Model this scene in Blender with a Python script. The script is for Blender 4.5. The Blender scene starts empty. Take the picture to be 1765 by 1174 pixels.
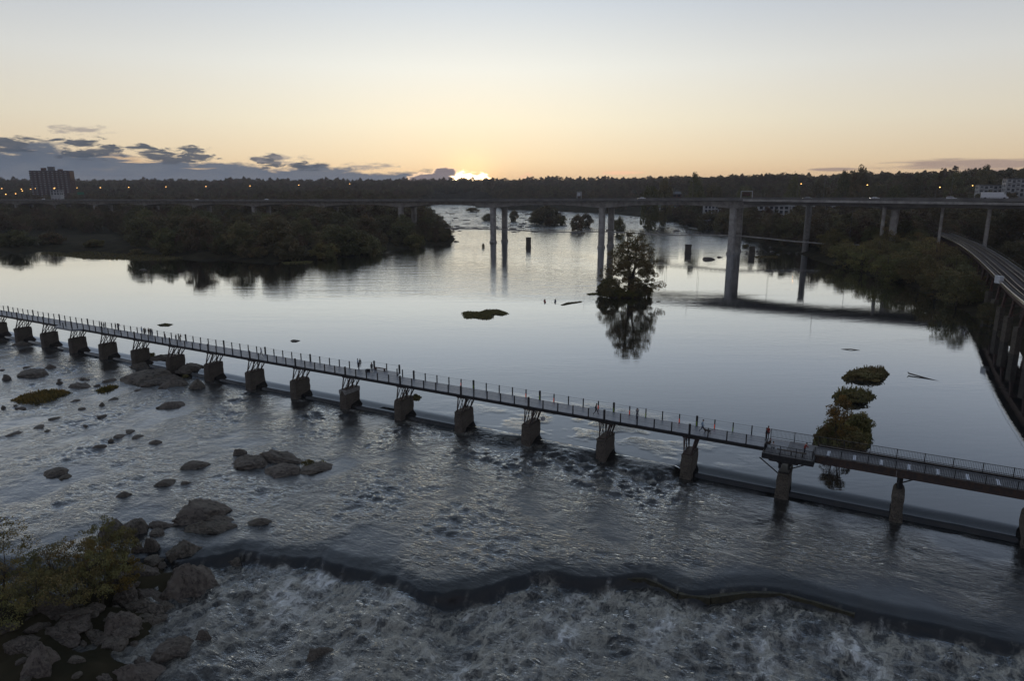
import bpy, math, random
import numpy as np
from mathutils import Vector, Matrix, Euler
R = math.radians
random.seed(7)
# ------------------------------------------------------------------ camera
CAM_H = 37.5; PITCH = R(12.7); F = 1177.0; CX = 882.5; CY = 587.0
sp_, cp_ = math.sin(PITCH), math.cos(PITCH)
scn = bpy.context.scene
col = scn.collection
cam = bpy.data.cameras.new('camera'); cam.sensor_width = 36; cam.lens = 36 * F / 1765.0
cam.clip_start = 0.5; cam.clip_end = 20000
camo = bpy.data.objects.new('camera', cam); col.objects.link(camo)
camo.location = (0, 0, CAM_H); camo.rotation_euler = (R(90) - PITCH, 0, 0)
scn.camera = camo
def g(x, y, z=0.0):
    "ground point at height z seen at photo pixel x, y -> X, Y, depth"
    u = (x - CX) / F; v = (y - CY) / F
    d = (CAM_H - z) / (sp_ + v * cp_)
    return d * u, d * (cp_ - v * sp_), d
def pj(X, Y, Z):
    dz = Z - CAM_H; d = Y * cp_ - dz * sp_
    return CX + F * X / d, CY - F * (Y * sp_ + dz * cp_) / d
def ang(x, y):
    u = (x - CX) / F; v = (y - CY) / F
    dx, dy, dz = u, cp_ - v * sp_, -(sp_ + v * cp_)
    return math.degrees(math.atan2(dx, dy)), math.degrees(math.atan2(dz, math.hypot(dx, dy)))
# ------------------------------------------------------------------ view
scn.view_settings.view_transform = 'Standard'; scn.view_settings.look = 'None'
scn.view_settings.exposure = 0.10; scn.view_settings.gamma = 1.0
scn.view_settings.use_curve_mapping = False
scn.render.engine = 'CYCLES'
scn.cycles.use_denoising = True
scn.cycles.max_bounces = 5; scn.cycles.diffuse_bounces = 2; scn.cycles.glossy_bounces = 3
scn.cycles.transparent_max_bounces = 4; scn.cycles.volume_bounces = 0
# ------------------------------------------------------------------ world
class NT:
    def __init__(s, tree): s.t = tree
    def n(s, typ, **kw):
        nd = s.t.nodes.new(typ)
        for k, v in kw.items(): setattr(nd, k, v)
        return nd
    def put(s, sock, v):
        if isinstance(v, (int, float)): sock.default_value = v
        elif isinstance(v, tuple):
            sock.default_value = v if len(v) == len(sock.default_value) else tuple(v) + (1.0,)
        else: s.t.links.new(v, sock)
    def m(s, op, a, b=0.0, c=0.0, clamp=False):
        nd = s.n('ShaderNodeMath', operation=op, use_clamp=clamp)
        s.put(nd.inputs[0], a); s.put(nd.inputs[1], b); s.put(nd.inputs[2], c)
        return nd.outputs[0]
    def ss(s, v, a, b, lo=0.0, hi=1.0):
        nd = s.n('ShaderNodeMapRange', interpolation_type='SMOOTHSTEP')
        s.put(nd.inputs[0], v); s.put(nd.inputs[1], a); s.put(nd.inputs[2], b); s.put(nd.inputs[3], lo); s.put(nd.inputs[4], hi)
        return nd.outputs[0]
    def mix(s, f, a, b, bt='MIX'):
        nd = s.n('ShaderNodeMix', data_type='RGBA', blend_type=bt)
        s.put(nd.inputs[0], f); s.put(nd.inputs[6], a); s.put(nd.inputs[7], b)
        return nd.outputs[2]
    def ramp(s, f, keys, interp='LINEAR'):
        nd = s.n('ShaderNodeValToRGB'); cr = nd.color_ramp; cr.interpolation = interp
        while len(cr.elements) < len(keys): cr.elements.new(0.5)
        for e, (p, c) in zip(cr.elements, keys):
            e.position = p; e.color = tuple(c) + (1.0,) if len(c) == 3 else c
        s.put(nd.inputs[0], f); return nd.outputs[0]
    def noise(s, vec, scale, detail=3, rough=0.5, dist=0.0, out=0, lac=2.0):
        nd = s.n('ShaderNodeTexNoise')
        if vec is not None: s.put(nd.inputs['Vector'], vec)
        s.put(nd.inputs['Scale'], scale); s.put(nd.inputs['Detail'], detail); s.put(nd.inputs['Roughness'], rough)
        s.put(nd.inputs['Distortion'], dist); s.put(nd.inputs['Lacunarity'], lac)
        return nd.outputs[out]
    def xyz(s, x, y, z=0.0):
        nd = s.n('ShaderNodeCombineXYZ'); s.put(nd.inputs[0], x); s.put(nd.inputs[1], y); s.put(nd.inputs[2], z); return nd.outputs[0]
    def mapping(s, vec, scale=(1, 1, 1), rot=(0, 0, 0), loc=(0, 0, 0)):
        nd = s.n('ShaderNodeMapping'); s.put(nd.inputs[0], vec)
        nd.inputs['Scale'].default_value = scale; nd.inputs['Rotation'].default_value = rot; nd.inputs['Location'].default_value = loc
        return nd.outputs[0]
SUN_AZ, SUN_EL = ang(812, 306)
def build_world():
    w = bpy.data.worlds.new('World'); scn.world = w; w.use_nodes = True
    t = w.node_tree; t.nodes.clear(); N = NT(t)
    tc = N.n('ShaderNodeTexCoord').outputs['Generated']
    sx = N.n('ShaderNodeSeparateXYZ'); t.links.new(tc, sx.inputs[0])
    x, y, z = sx.outputs
    el = N.m('MULTIPLY', N.m('ARCSINE', N.m('MAXIMUM', N.m('MINIMUM', z, 1.0), -1.0)), 57.2958)
    az = N.m('MULTIPLY', N.m('ARCTAN2', x, y), 57.2958)
    elp = N.m('MAXIMUM', el, 0.0)
    k = N.m('DIVIDE', elp, 90.0, clamp=True)
    front = N.ramp(k, [(0.0, (.86, .55, .29)), (2.2/90, (.88, .70, .46)), (5.0/90, (.87, .79, .61)), (9.0/90, (.79, .79, .73)),
                       (13.8/90, (.57, .62, .675)), (19/90, (.41, .47, .555)), (28/90, (.30, .36, .445)), (50/90, (.26, .32, .41)), (1.0, (.24, .295, .38))])
    back = N.ramp(k, [(0.0, (.24, .25, .30)), (8/90, (.33, .31, .35)), (20/90, (.30, .32, .38)), (50/90, (.25, .30, .385)), (1.0, (.24, .295, .38))])
    da = N.m('ABSOLUTE', N.m('SUBTRACT', az, SUN_AZ))
    da = N.m('MINIMUM', da, N.m('SUBTRACT', 360.0, da))
    fb = N.ss(da, 35.0, 150.0)
    base = N.mix(fb, front, back)
    # the sky falls off gently to either side of the sun
    side = N.m('POWER', 2.71828, N.m('MULTIPLY', N.m('POWER', N.m('DIVIDE', da, 25.0), 2.0), -1.0))
    base = N.mix(1.0, base, N.mix(side, (.76, .765, .80), (1.10, 1.09, 1.07)), 'MULTIPLY')
    # glow round the sun
    de = N.m('SUBTRACT', el, SUN_EL)
    r2 = N.m('ADD', N.m('POWER', N.m('DIVIDE', da, 1.0), 2.0), N.m('POWER', N.m('MULTIPLY', de, 1.15), 2.0))
    def gauss(sig): return N.m('POWER', 2.71828, N.m('MULTIPLY', r2, -1.0 / (sig * sig)))
    base = N.mix(N.m('MULTIPLY', gauss(8.5), .55), base, (.13, .06, .0), 'ADD')
    base = N.mix(N.m('MULTIPLY', gauss(2.0), .8), base, (.5, .24, .06), 'ADD')
    # clouds ------------------------------------------------
    vec = N.xyz(N.m('MULTIPLY', az, .32), N.m('MULTIPLY', el, 1.05), 3.7)
    n1 = N.m('SUBTRACT', N.noise(vec, 1.0, 7, .58), .5)
    n2 = N.m('SUBTRACT', N.noise(vec, 3.1, 5, .6), .5)
    def ell(x0, y0, x1, y1):
        a0, e1 = ang(x0, (y0 + y1) / 2); a1, _ = ang(x1, (y0 + y1) / 2)
        _, et = ang((x0 + x1) / 2, y0); _, eb = ang((x0 + x1) / 2, y1)
        ac, ec, ra, re = (a0 + a1) / 2, (et + eb) / 2, (a1 - a0) / 2, (et - eb) / 2
        q = N.m('ADD', N.m('POWER', N.m('DIVIDE', N.m('SUBTRACT', az, ac), ra), 2.0), N.m('POWER', N.m('DIVIDE', N.m('SUBTRACT', el, ec), re), 2.0))
        return N.m('SUBTRACT', 1.0, q)
    # low bank on the left
    top = N.ramp(N.m('DIVIDE', N.m('ADD', az, 60.0), 60.0, clamp=True),
                 [(0.0, (.70,)*3), (.35, (.68,)*3), (.42, (.66,)*3), (.52, (.56,)*3), (.62, (.46,)*3), (.74, (.38,)*3), (.905, (.29,)*3), (.935, (.10,)*3), (.95, (0.,)*3)])
    topd = N.m('MULTIPLY', N.m('SUBTRACT', top, .1), 5.0)
    bank = N.m('ADD', N.m('SUBTRACT', topd, el), N.m('ADD', N.m('MULTIPLY', n1, 2.6), N.m('MULTIPLY', n2, .5)))
    bank_m = N.m('MULTIPLY', N.ss(bank, -.12, .35), N.ss(az, -66, -46))
    # bright slits in the bank
    slit = N.noise(N.xyz(N.m('MULTIPLY', az, .16), N.m('MULTIPLY', el, 1.6), 9.2), 1.0, 5, .6)
    sl = N.m('MULTIPLY', N.ss(slit, .56, .66), N.m('MULTIPLY', N.ss(el, .9, 1.5), N.ss(N.m('SUBTRACT', topd, el), 1.6, .4)))
    bcol = N.ramp(N.m('DIVIDE', elp, 4.0, clamp=True), [(0, (.105, .14, .20)), (.35, (.088, .122, .18)), (.8, (.065, .092, .138)), (1, (.055, .08, .12))])
    bcol = N.mix(N.m('MULTIPLY', N.ss(n1, -.12, .16), .4), bcol, (.15, .17, .205))
    bcol = N.mix(sl, bcol, (.72, .5, .3))
    sky = N.mix(N.m('MULTIPLY', bank_m, .96), base, bcol)
    # separate dark puffs above it
    puffs = [(-90, 232, 85, 262), (78, 234, 222, 278), (212, 245, 290, 268), (235, 250, 382, 284), (432, 264, 492, 290), (500, 276, 575, 297), (-260, 225, -120, 262)]
    pm = None
    for p in puffs:
        q = ell(*p); pm = q if pm is None else N.m('MAXIMUM', pm, q)
    n3 = N.m('SUBTRACT', N.noise(N.xyz(N.m('MULTIPLY', az, .55), N.m('MULTIPLY', el, 2.4), 8.8), 1.0, 8, .62, .5), .5)
    pd = N.m('ADD', N.m('MINIMUM', pm, .55), N.m('ADD', N.m('MULTIPLY', n3, 5.2), N.m('MULTIPLY', n2, 1.2)))
    sky = N.mix(N.m('MULTIPLY', N.ss(pd, .1, .7), .96), sky, N.mix(N.ss(n2, -.2, .25), (.06, .08, .112), (.10, .112, .14)))
    # thin wisps
    wisp = N.noise(N.xyz(N.m('MULTIPLY', az, .5), N.m('MULTIPLY', el, 2.2), 1.0), 1.3, 6, .65)
    wm = N.m('MAXIMUM', ell(70, 208, 215, 240), N.m('MAXIMUM', ell(400, 262, 580, 285), ell(560, 275, 700, 295)))
    sky = N.mix(N.m('MULTIPLY', N.ss(N.m('ADD', wisp, N.m('MULTIPLY', wm, .25)), .62, .85), N.m('MULTIPLY', N.ss(wm, 0, .3), .75)), sky, (.30, .27, .27))
    # long grey streaks on the right
    st = N.noise(N.xyz(N.m('MULTIPLY', az, .12), N.m('MULTIPLY', el, 1.8), 5.0), 1.2, 5, .55)
    sm = N.m('MAXIMUM', ell(1500, 272, 2000, 292), N.m('MAXIMUM', ell(1590, 286, 2100, 304), ell(1390, 288, 1480, 296)))
    sd = N.m('ADD', sm, N.m('MULTIPLY', N.m('SUBTRACT', st, .5), 5.0))
    sky = N.mix(N.m('MULTIPLY', N.ss(sd, -.1, .8), .8), sky, (.32, .235, .215))
    pk = N.m('ADD', N.m('MAXIMUM', ell(1040, 294, 1120, 301), ell(880, 296, 925, 310)), N.m('MULTIPLY', n2, 5.0))
    sky = N.mix(N.m('MULTIPLY', N.ss(pk, .2, 1.0), .6), sky, (1.1, .62, .38))
    # cumulus beside the sun with a lit rim, then the burning edge itself
    cu = N.m('ADD', N.m('MAXIMUM', ell(742, 288, 792, 320), ell(700, 298, 770, 325)), N.m('MULTIPLY', n2, 2.0))
    sky = N.mix(N.ss(cu, -.25, .05), sky, (1.25, .85, .52))
    sky = N.mix(N.ss(cu, .02, .38), sky, (.22, .185, .20))
    hot = N.m('ADD', N.m('MAXIMUM', ell(776, 293, 826, 323), ell(818, 297, 846, 323)), N.m('MULTIPLY', n2, 3.6))
    sky = N.mix(N.ss(hot, -.1, .8), sky, (5.5, 3.9, 2.2))
    # below the horizon
    sky = N.mix(N.ss(el, -.3, -3.0), sky, (.05, .05, .05))
    bg = N.n('ShaderNodeBackground'); t.links.new(sky, bg.inputs[0]); bg.inputs[1].default_value = 1.0
    out = N.n('ShaderNodeOutputWorld'); t.links.new(bg.outputs[0], out.inputs[0])
build_world()
sun = bpy.data.lights.new('sun', 'SUN'); sun.energy = 0.12; sun.angle = R(0.5); sun.color = (1.0, .62, .35)
suno = bpy.data.objects.new('sun', sun); col.objects.link(suno)
_a, _e = R(SUN_AZ), R(1.2)
suno.rotation_euler = Vector((math.sin(_a) * math.cos(_e), math.cos(_a) * math.cos(_e), math.sin(_e))).to_track_quat('Z', 'Y').to_euler()
# ------------------------------------------------------------------ helpers
def tag(o, label=None, cat=None, group=None, kind=None):
    if label: o['label'] = label
    if cat: o['category'] = cat
    if group: o['group'] = group
    if kind: o['kind'] = kind
    return o
def thing(name, label, cat, loc=(0, 0, 0), rz=0.0, group=None):
    o = bpy.data.objects.new(name, None); o.empty_display_size = .1; col.objects.link(o)
    o.location = loc; o.rotation_euler = (0, 0, rz)
    return tag(o, label, cat, group)
def link(name, me, parent=None, loc=None):
    o = bpy.data.objects.new(name, me); col.objects.link(o)
    if parent is not None: o.parent = parent
    if loc is not None: o.location = loc
    return o
def dup(root, loc=None, rz=None, scale=None, label=None, group=None):
    r = root.copy(); col.objects.link(r)
    if loc is not None: r.location = loc
    if rz is not None: r.rotation_euler = (r.rotation_euler[0], r.rotation_euler[1], rz)
    if scale is not None: r.scale = scale
    if label: r['label'] = label
    if group: r['group'] = group
    def rec(a, b):
        for ch in kids.get(a.name, []):
            c = ch.copy(); col.objects.link(c); c.parent = b; rec(ch, c)
    kids = {}
    for ch in root.children_recursive: kids.setdefault(ch.parent.name, []).append(ch)
    rec(root, r)
    return r
class MB:
    "collects primitives, then becomes one mesh"
    def __init__(s): s.v = []; s.f = []; s.mi = []; s.cur = 0
    def add(s, vs, fs):
        b = len(s.v); s.v += [tuple(v) for v in vs]; s.f += [tuple(b + i for i in f) for f in fs]; s.mi += [s.cur] * len(fs)
    def box(s, c, size, ax=None):
        c = Vector(c); X, Y, Z = ax if ax else (Vector((1, 0, 0)), Vector((0, 1, 0)), Vector((0, 0, 1)))
        hx, hy, hz = size[0] / 2, size[1] / 2, size[2] / 2
        vs = [c + X * (i * hx) + Y * (j * hy) + Z * (k * hz) for k in (-1, 1) for i, j in ((-1, -1), (1, -1), (1, 1), (-1, 1))]
        s.add(vs, [(3, 2, 1, 0), (4, 5, 6, 7), (0, 1, 5, 4), (1, 2, 6, 5), (2, 3, 7, 6), (3, 0, 4, 7)])
    def beam(s, p0, p1, w, h=None):
        p0, p1 = Vector(p0), Vector(p1); h = h or w
        Z = (p1 - p0); L = Z.length; Z = Z / L
        up = Vector((0, 0, 1)) if abs(Z.z) < .95 else Vector((1, 0, 0))
        X = Z.cross(up).normalized(); Y = X.cross(Z).normalized()
        s.box((p0 + p1) / 2, (w, h, L), (X, Y, Z))
    def tube(s, pts, rad, n=6, cap=True):
        pts = [Vector(p) for p in pts]; rings = []
        if not hasattr(rad, '__len__'): rad = [rad] * len(pts)
        b = len(s.v); vs = []
        for i, p in enumerate(pts):
            d = (pts[min(i + 1, len(pts) - 1)] - pts[max(i - 1, 0)]).normalized()
            up = Vector((0, 0, 1)) if abs(d.z) < .9 else Vector((1, 0, 0))
            X = d.cross(up).normalized(); Y = X.cross(d)
            vs += [p + (X * math.cos(2 * math.pi * j / n) + Y * math.sin(2 * math.pi * j / n)) * rad[i] for j in range(n)]
        fs = [(i * n + j, i * n + (j + 1) % n, (i + 1) * n + (j + 1) % n, (i + 1) * n + j) for i in range(len(pts) - 1) for j in range(n)]
        if cap: fs += [tuple(range(n))[::-1], tuple((len(pts) - 1) * n + j for j in range(n))]
        s.add(vs, fs)
    def prism(s, outline, z0, z1):
        n = len(outline); s.add([(x, y, z0) for x, y in outline] + [(x, y, z1) for x, y in outline],
            [tuple(range(n))[::-1], tuple(range(n, 2 * n))] + [(i, (i + 1) % n, n + (i + 1) % n, n + i) for i in range(n)])
    def mesh(s, name, mats, smooth=False):
        me = bpy.data.meshes.new(name); me.from_pydata(s.v, [], s.f)
        for m in (mats if isinstance(mats, (list, tuple)) else [mats]): me.materials.append(m)
        me.polygons.foreach_set('material_index', s.mi)
        if smooth: me.polygons.foreach_set('use_smooth', [True] * len(s.f))
        me.update(); return me
    def obj(s, name, mats, parent=None, smooth=False): return link(name, s.mesh(name, mats, smooth), parent)
def np_mesh(name, V, Fq, mats, smooth=True, attrs=None):
    me = bpy.data.meshes.new(name); V = np.asarray(V, np.float32); Fq = np.asarray(Fq, np.int32); k = Fq.shape[1]
    me.vertices.add(len(V)); me.vertices.foreach_set('co', V.ravel())
    me.loops.add(Fq.size); me.loops.foreach_set('vertex_index', Fq.ravel())
    me.polygons.add(len(Fq)); me.polygons.foreach_set('loop_start', np.arange(len(Fq), dtype=np.int32) * k)
    me.polygons.foreach_set('use_smooth', np.full(len(Fq), smooth))
    for m in mats: me.materials.append(m)
    for an, arr in (attrs or {}).items():
        a = me.attributes.new(an, 'FLOAT', 'POINT'); a.data.foreach_set('value', np.asarray(arr, np.float32).ravel())
    me.update(calc_edges=True); me.validate(); return me
def grid_faces(nr, nc):
    i = np.arange((nr - 1) * nc).reshape(nr - 1, nc)[:, :-1].ravel()
    return np.stack([i, i + 1, i + nc + 1, i + nc], 1)
# periodic random fields for numpy
_rng = np.random.default_rng(5)
def field(n=512, beta=1.6, seed=0, lo=1, ax=1.0, hi=0):
    r = np.random.default_rng(seed); w = r.standard_normal((n, n)); f = np.fft.fft2(w)
    ky = np.fft.fftfreq(n)[:, None] * n; kx = np.fft.fftfreq(n)[None, :] * n
    k = np.sqrt((kx * ax) ** 2 + ky ** 2); k[0, 0] = 1e9
    f *= np.where(k < lo, 0, k ** (-beta)); o = np.real(np.fft.ifft2(f)); return (o / o.std()).astype(np.float32)
def samp(fl, u, v):
    "sample periodic field, u v in cells"
    n = fl.shape[0]; u0 = np.floor(u).astype(int); v0 = np.floor(v).astype(int); fu = u - u0; fv = v - v0
    fu = fu * fu * (3 - 2 * fu); fv = fv * fv * (3 - 2 * fv)
    a = fl[v0 % n, u0 % n]; b = fl[v0 % n, (u0 + 1) % n]; c = fl[(v0 + 1) % n, u0 % n]; d = fl[(v0 + 1) % n, (u0 + 1) % n]
    return (a * (1 - fu) + b * fu) * (1 - fv) + (c * (1 - fu) + d * fu) * fv
def sstep(x, a, b):
    t = np.clip((x - a) / (b - a), 0, 1); return t * t * (3 - 2 * t)
def poly_dist(X, Y, P, closed=False):
    P = np.asarray(P, float); best = np.full(X.shape, 1e9); n = len(P)
    for i in range(n if closed else n - 1):
        a, b = P[i], P[(i + 1) % n]; d = b - a; L2 = (d ** 2).sum()
        t = np.clip(((X - a[0]) * d[0] + (Y - a[1]) * d[1]) / L2, 0, 1)
        best = np.minimum(best, np.hypot(X - a[0] - t * d[0], Y - a[1] - t * d[1]))
    return best
def in_poly(X, Y, P):
    P = np.asarray(P, float); ins = np.zeros(X.shape, bool); n = len(P)
    for i in range(n):
        x1, y1 = P[i]; x2, y2 = P[(i + 1) % n]
        if y1 == y2: continue
        c = ((y1 > Y) != (y2 > Y)) & (X < (x2 - x1) * (Y - y1) / (y2 - y1) + x1)
        ins ^= c
    return ins
# ------------------------------------------------------------------ materials
def mat(name, c1, c2=None, scale=1.0, rough=.85, bump=0.0, bscale=None, spec=.3, metal=0.0, detail=5, rand=0.0, emit=None, estr=0.0):
    m = bpy.data.materials.new(name); m.use_nodes = True; t = m.node_tree; N = NT(t)
    b = t.nodes['Principled BSDF']; b.inputs['Roughness'].default_value = rough; b.inputs['Metallic'].default_value = metal
    b.inputs['Specular IOR Level'].default_value = spec
    tc = N.n('ShaderNodeTexCoord').outputs['Object']
    if c2 is None: c2 = tuple(x * .7 for x in c1)
    f = N.ss(N.noise(tc, scale, detail, .6), .32, .68)
    c = N.mix(f, c1, c2)
    if rand:
        oi = N.n('ShaderNodeObjectInfo').outputs['Random']
        hs = N.n('ShaderNodeHueSaturation'); N.put(hs.inputs['Hue'], N.m('ADD', .5, N.m('MULTIPLY', N.m('SUBTRACT', oi, .5), -rand * .12)))
        N.put(hs.inputs['Value'], N.m('ADD', 1 - rand * .5, N.m('MULTIPLY', N.m('FRACT', N.m('MULTIPLY', oi, 17.3)), rand)))
        N.put(hs.inputs['Color'], c); c = hs.outputs[0]
    t.links.new(c, b.inputs['Base Color'])
    if bump and name in ('granite', 'wet granite', 'old masonry'):
        n_ = N.noise(tc, (bscale or scale * 3) * 2.2, 4, .6); cr_ = N.ss(N.m('ABSOLUTE', N.m('SUBTRACT', N.noise(tc, scale * 1.7, 4, .6, .8), .5)), .0, .035)
        c = N.mix(N.m('MULTIPLY', N.m('SUBTRACT', 1.0, cr_), .75), c, tuple(v * .35 for v in c2)); c = N.mix(N.ss(n_, .35, .7), c, tuple(v * 1.25 for v in c1)); t.links.new(c, b.inputs['Base Color'])
    if bump:
        bn = N.n('ShaderNodeBump'); bn.inputs['Strength'].default_value = bump; bn.inputs['Distance'].default_value = .1
        t.links.new(N.noise(tc, bscale or scale * 3, 6, .65), bn.inputs['Height']); t.links.new(bn.outputs[0], b.inputs['Normal'])
    if emit: b.inputs['Emission Color'].default_value = tuple(emit) + (1,); b.inputs['Emission Strength'].default_value = estr
    return m
def leaf_mat(name, ca, cb, cc, rand=.6):
    m = bpy.data.materials.new(name); m.use_nodes = True; t = m.node_tree; N = NT(t)
    b = t.nodes['Principled BSDF']; b.inputs['Roughness'].default_value = .75; b.inputs['Specular IOR Level'].default_value = .15
    at = N.n('ShaderNodeAttribute'); at.attribute_name = 'tint'
    c = N.ramp(at.outputs['Fac'], [(0, ca), (.5, cb), (1, cc)])
    oi = N.n('ShaderNodeObjectInfo').outputs['Random']
    hs = N.n('ShaderNodeHueSaturation'); N.put(hs.inputs['Hue'], N.m('ADD', .5, N.m('MULTIPLY', N.m('SUBTRACT', oi, .35), rand * .10)))
    N.put(hs.inputs['Value'], N.m('ADD', 1 - rand * .35, N.m('MULTIPLY', N.m('FRACT', N.m('MULTIPLY', oi, 31.7)), rand * .8)))
    N.put(hs.inputs['Color'], c); t.links.new(hs.outputs[0], b.inputs['Base Color'])
    tr = N.n('ShaderNodeBsdfTranslucent'); t.links.new(hs.outputs[0], tr.inputs[0])
    mx = N.n('ShaderNodeMixShader'); mx.inputs[0].default_value = .25
    t.links.new(b.outputs[0], mx.inputs[1]); t.links.new(tr.outputs[0], mx.inputs[2])
    t.links.new(mx.outputs[0], t.nodes['Material Output'].inputs[0])
    return m
M = {}
M['leaf'] = leaf_mat('foliage', (.105, .100, .056), (.140, .122, .062), (.19, .130, .066))
M['leaf_far'] = leaf_mat('far foliage', (.095, .082, .050), (.125, .098, .056), (.16, .105, .062), .6)
M['leaf_gold'] = leaf_mat('yellowing foliage', (.10, .080, .032), (.165, .120, .040), (.24, .145, .045), .4)
M['leaf_olive'] = leaf_mat('olive foliage', (.12, .112, .052), (.165, .14, .060), (.22, .155, .065), .5)
M['bark'] = mat('bark', (.055, .045, .036), (.09, .075, .06), 3, .95, .5)
M['rock'] = mat('granite', (.120, .102, .082), (.040, .034, .029), .9, .7, 1.0, 3.2, spec=.2, detail=10, rand=.4)
M['wetrock'] = mat('wet granite', (.06, .052, .045), (.03, .027, .025), 1.2, .4, .8, 4, spec=.5, detail=8)
M['grass'] = mat('marsh grass', (.07, .075, .025), (.12, .10, .035), 1.3, .9, .4, rand=.3)
M['ground'] = mat('earth', (.026, .024, .015), (.050, .042, .026), .15, 1.0, .4, 1.5, spec=.03)
M['mason'] = mat('old masonry', (.10, .085, .068), (.045, .038, .032), 1.1, .9, .9, 3.0, detail=8, rand=.3)
M['mason_wet'] = mat('wet mossy concrete', (.065, .06, .035), (.03, .027, .02), 2.0, .5, .8, 5, detail=8)
M['conc_pale'] = mat('pale concrete cap', (.30, .29, .27), (.20, .19, .18), 1.5, .85, .3)
M['conc'] = mat('bridge concrete', (.40, .375, .34), (.24, .225, .205), .35, .85, .2, 1.2, detail=9)
M['conc_dk'] = mat('stained concrete', (.19, .18, .165), (.12, .112, .105), .15, .9, .2, 1.2, detail=7)
M['asphalt'] = mat('asphalt', (.05, .05, .05), (.065, .063, .06), 2)
M['steel'] = mat('dark weathered steel', (.05, .042, .04), (.085, .055, .042), 2.5, .55, .2, metal=.3)
M['steel_blk'] = mat('black painted steel', (.02, .02, .022), (.035, .033, .032), 4, .5, metal=.2)
M['rust'] = mat('rusted steel', (.11, .06, .045), (.055, .04, .036), 1.5, .8, .3)
M['deck'] = mat('aluminium deck plank', (.21, .225, .25), (.155, .165, .19), 1.6, .42, .12, 12, spec=.5, metal=.35, rand=.06)
M['deck_side'] = mat('worn deck slab', (.17, .17, .175), (.11, .11, .115), 1.2, .6, .2, 8)
M['white_strip'] = mat('pale galvanised plate', (.62, .64, .68), (.48, .50, .54), 2, .5)
M['wire'] = mat('galvanised wire', (.12, .12, .12), (.08, .08, .08), 4, .5, metal=.5)
M['redled'] = mat('red marker light', (.35, .04, .02), (.3, .03, .02), 4, .4, emit=(1, .12, .05), estr=.16)
M['grnled'] = mat('green marker light', (.10, .16, .03), (.08, .12, .03), 4, .4, emit=(.35, .6, .1), estr=.05)
M['rail'] = mat('worn rail steel', (.52, .47, .41), (.40, .35, .30), 2, .22, metal=.9)
M['ballast'] = mat('track ballast', (.075, .06, .055), (.045, .038, .036), 3, .95, .6, 9)
M['tie'] = mat('timber tie', (.06, .045, .04), (.04, .032, .03), 4, .9)
M['lampglow'] = mat('sodium lamp', (1, .6, .2), (1, .6, .2), 1, .5, emit=(1.0, .50, .14), estr=5.0)
M['lampcool'] = mat('pale lamp', (1, .9, .8), (1, .9, .8), 1, .5, emit=(1.0, .85, .6), estr=4.0)
M['brick'] = mat('red brick', (.13, .07, .058), (.095, .052, .045), .5, .9)
M['white'] = mat('white trim', (.46, .46, .46), (.36, .36, .36), .4, .7)
M['glass'] = mat('window glass', (.03, .035, .045), (.05, .055, .065), .4, .08, spec=.8)
M['roof_green'] = mat('green metal roof', (.20, .33, .31), (.16, .27, .26), .3, .6)
M['roof_grey'] = mat('grey roof', (.16, .16, .17), (.11, .11, .12), .4, .8)
M['car_white'] = mat('white car paint', (.75, .75, .76), (.70, .70, .71), 1, .3, spec=.5)
M['car_grey'] = mat('grey car paint', (.25, .26, .28), (.22, .23, .25), 1, .3, spec=.5)
M['car_dark'] = mat('dark car paint', (.04, .045, .06), (.03, .035, .05), 1, .3, spec=.5)
M['tyre'] = mat('tyre rubber', (.02, .02, .02), (.03, .03, .03), 4)
M['headlight'] = mat('headlight', (1, 1, .9), (1, 1, .9), 1, .3, emit=(1, .93, .78), estr=6.0)
M['sign_grey'] = mat('sign board', (.55, .56, .58), (.45, .46, .48), 3, .6)
M['sign_green'] = mat('green road sign', (.05, .20, .13), (.04, .16, .10), 1, .5)
# ------------------------------------------------------------------ river frame
# the old dam carries the footbridge: D runs along it (towards the right), NN points upstream
O = np.array([12.69, 91.73]); D = np.array([.873, -.488]); D /= np.hypot(*D); NN = np.array([-D[1], D[0]])
def B(t, s, z=0.0):
    p = O + D * t + NN * s; return (p[0], p[1], z)
def ts(X, Y):
    X = X - O[0]; Y = Y - O[1]; return X * D[0] + Y * D[1], X * NN[0] + Y * NN[1]
dam2 = [g(x, y, -1.3)[:2] for x, y in [(-260, 1010), (-60, 985), (150, 975), (330, 962), (420, 955), (500, 957), (570, 968), (625, 980), (680, 1004), (735, 1024), (790, 1025),
        (840, 1012), (890, 999), (960, 993), (1060, 995), (1108, 989), (1150, 1004), (1190, 1020), (1240, 1020), (1300, 1012), (1350, 1014), (1410, 1031),
        (1480, 1052), (1560, 1068), (1660, 1090), (1765, 1112), (1900, 1140), (2100, 1180)]]
for _ in range(2):
    dam2 = [dam2[0]] + [tuple(a[k] * w + b[k] * (1 - w) for k in (0, 1)) for a, b in zip(dam2[:-1], dam2[1:]) for w in (.75, .25)] + [dam2[-1]]
dam2_t = np.array([ts(*p)[0] for p in dam2]); dam2_s = np.array([ts(*p)[1] for p in dam2])
f_rip = field(512, 1.0, 11, 60); f_big = field(512, 1.9, 12, 46); f_mask = field(512, 2.0, 13, 16)   # wavelengths up to 9, 11, 32 cells
def below2(X, Y):
    "distance downstream of the lower sill (positive) using nearest segment sign"
    d = poly_dist(X, Y, dam2); t, s = ts(X, Y)
    wv = .34 * samp(f_mask, X * 3.2, Y * .8 + 40) + .13 * samp(f_mask, X * 9.0, Y * 2. + 10)
    sy = np.sign(np.interp(X, [p[0] for p in dam2], [p[1] for p in dam2]) - Y)
    return d * sy + wv * (1 - .8 * sstep(X, 2, 14))
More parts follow.
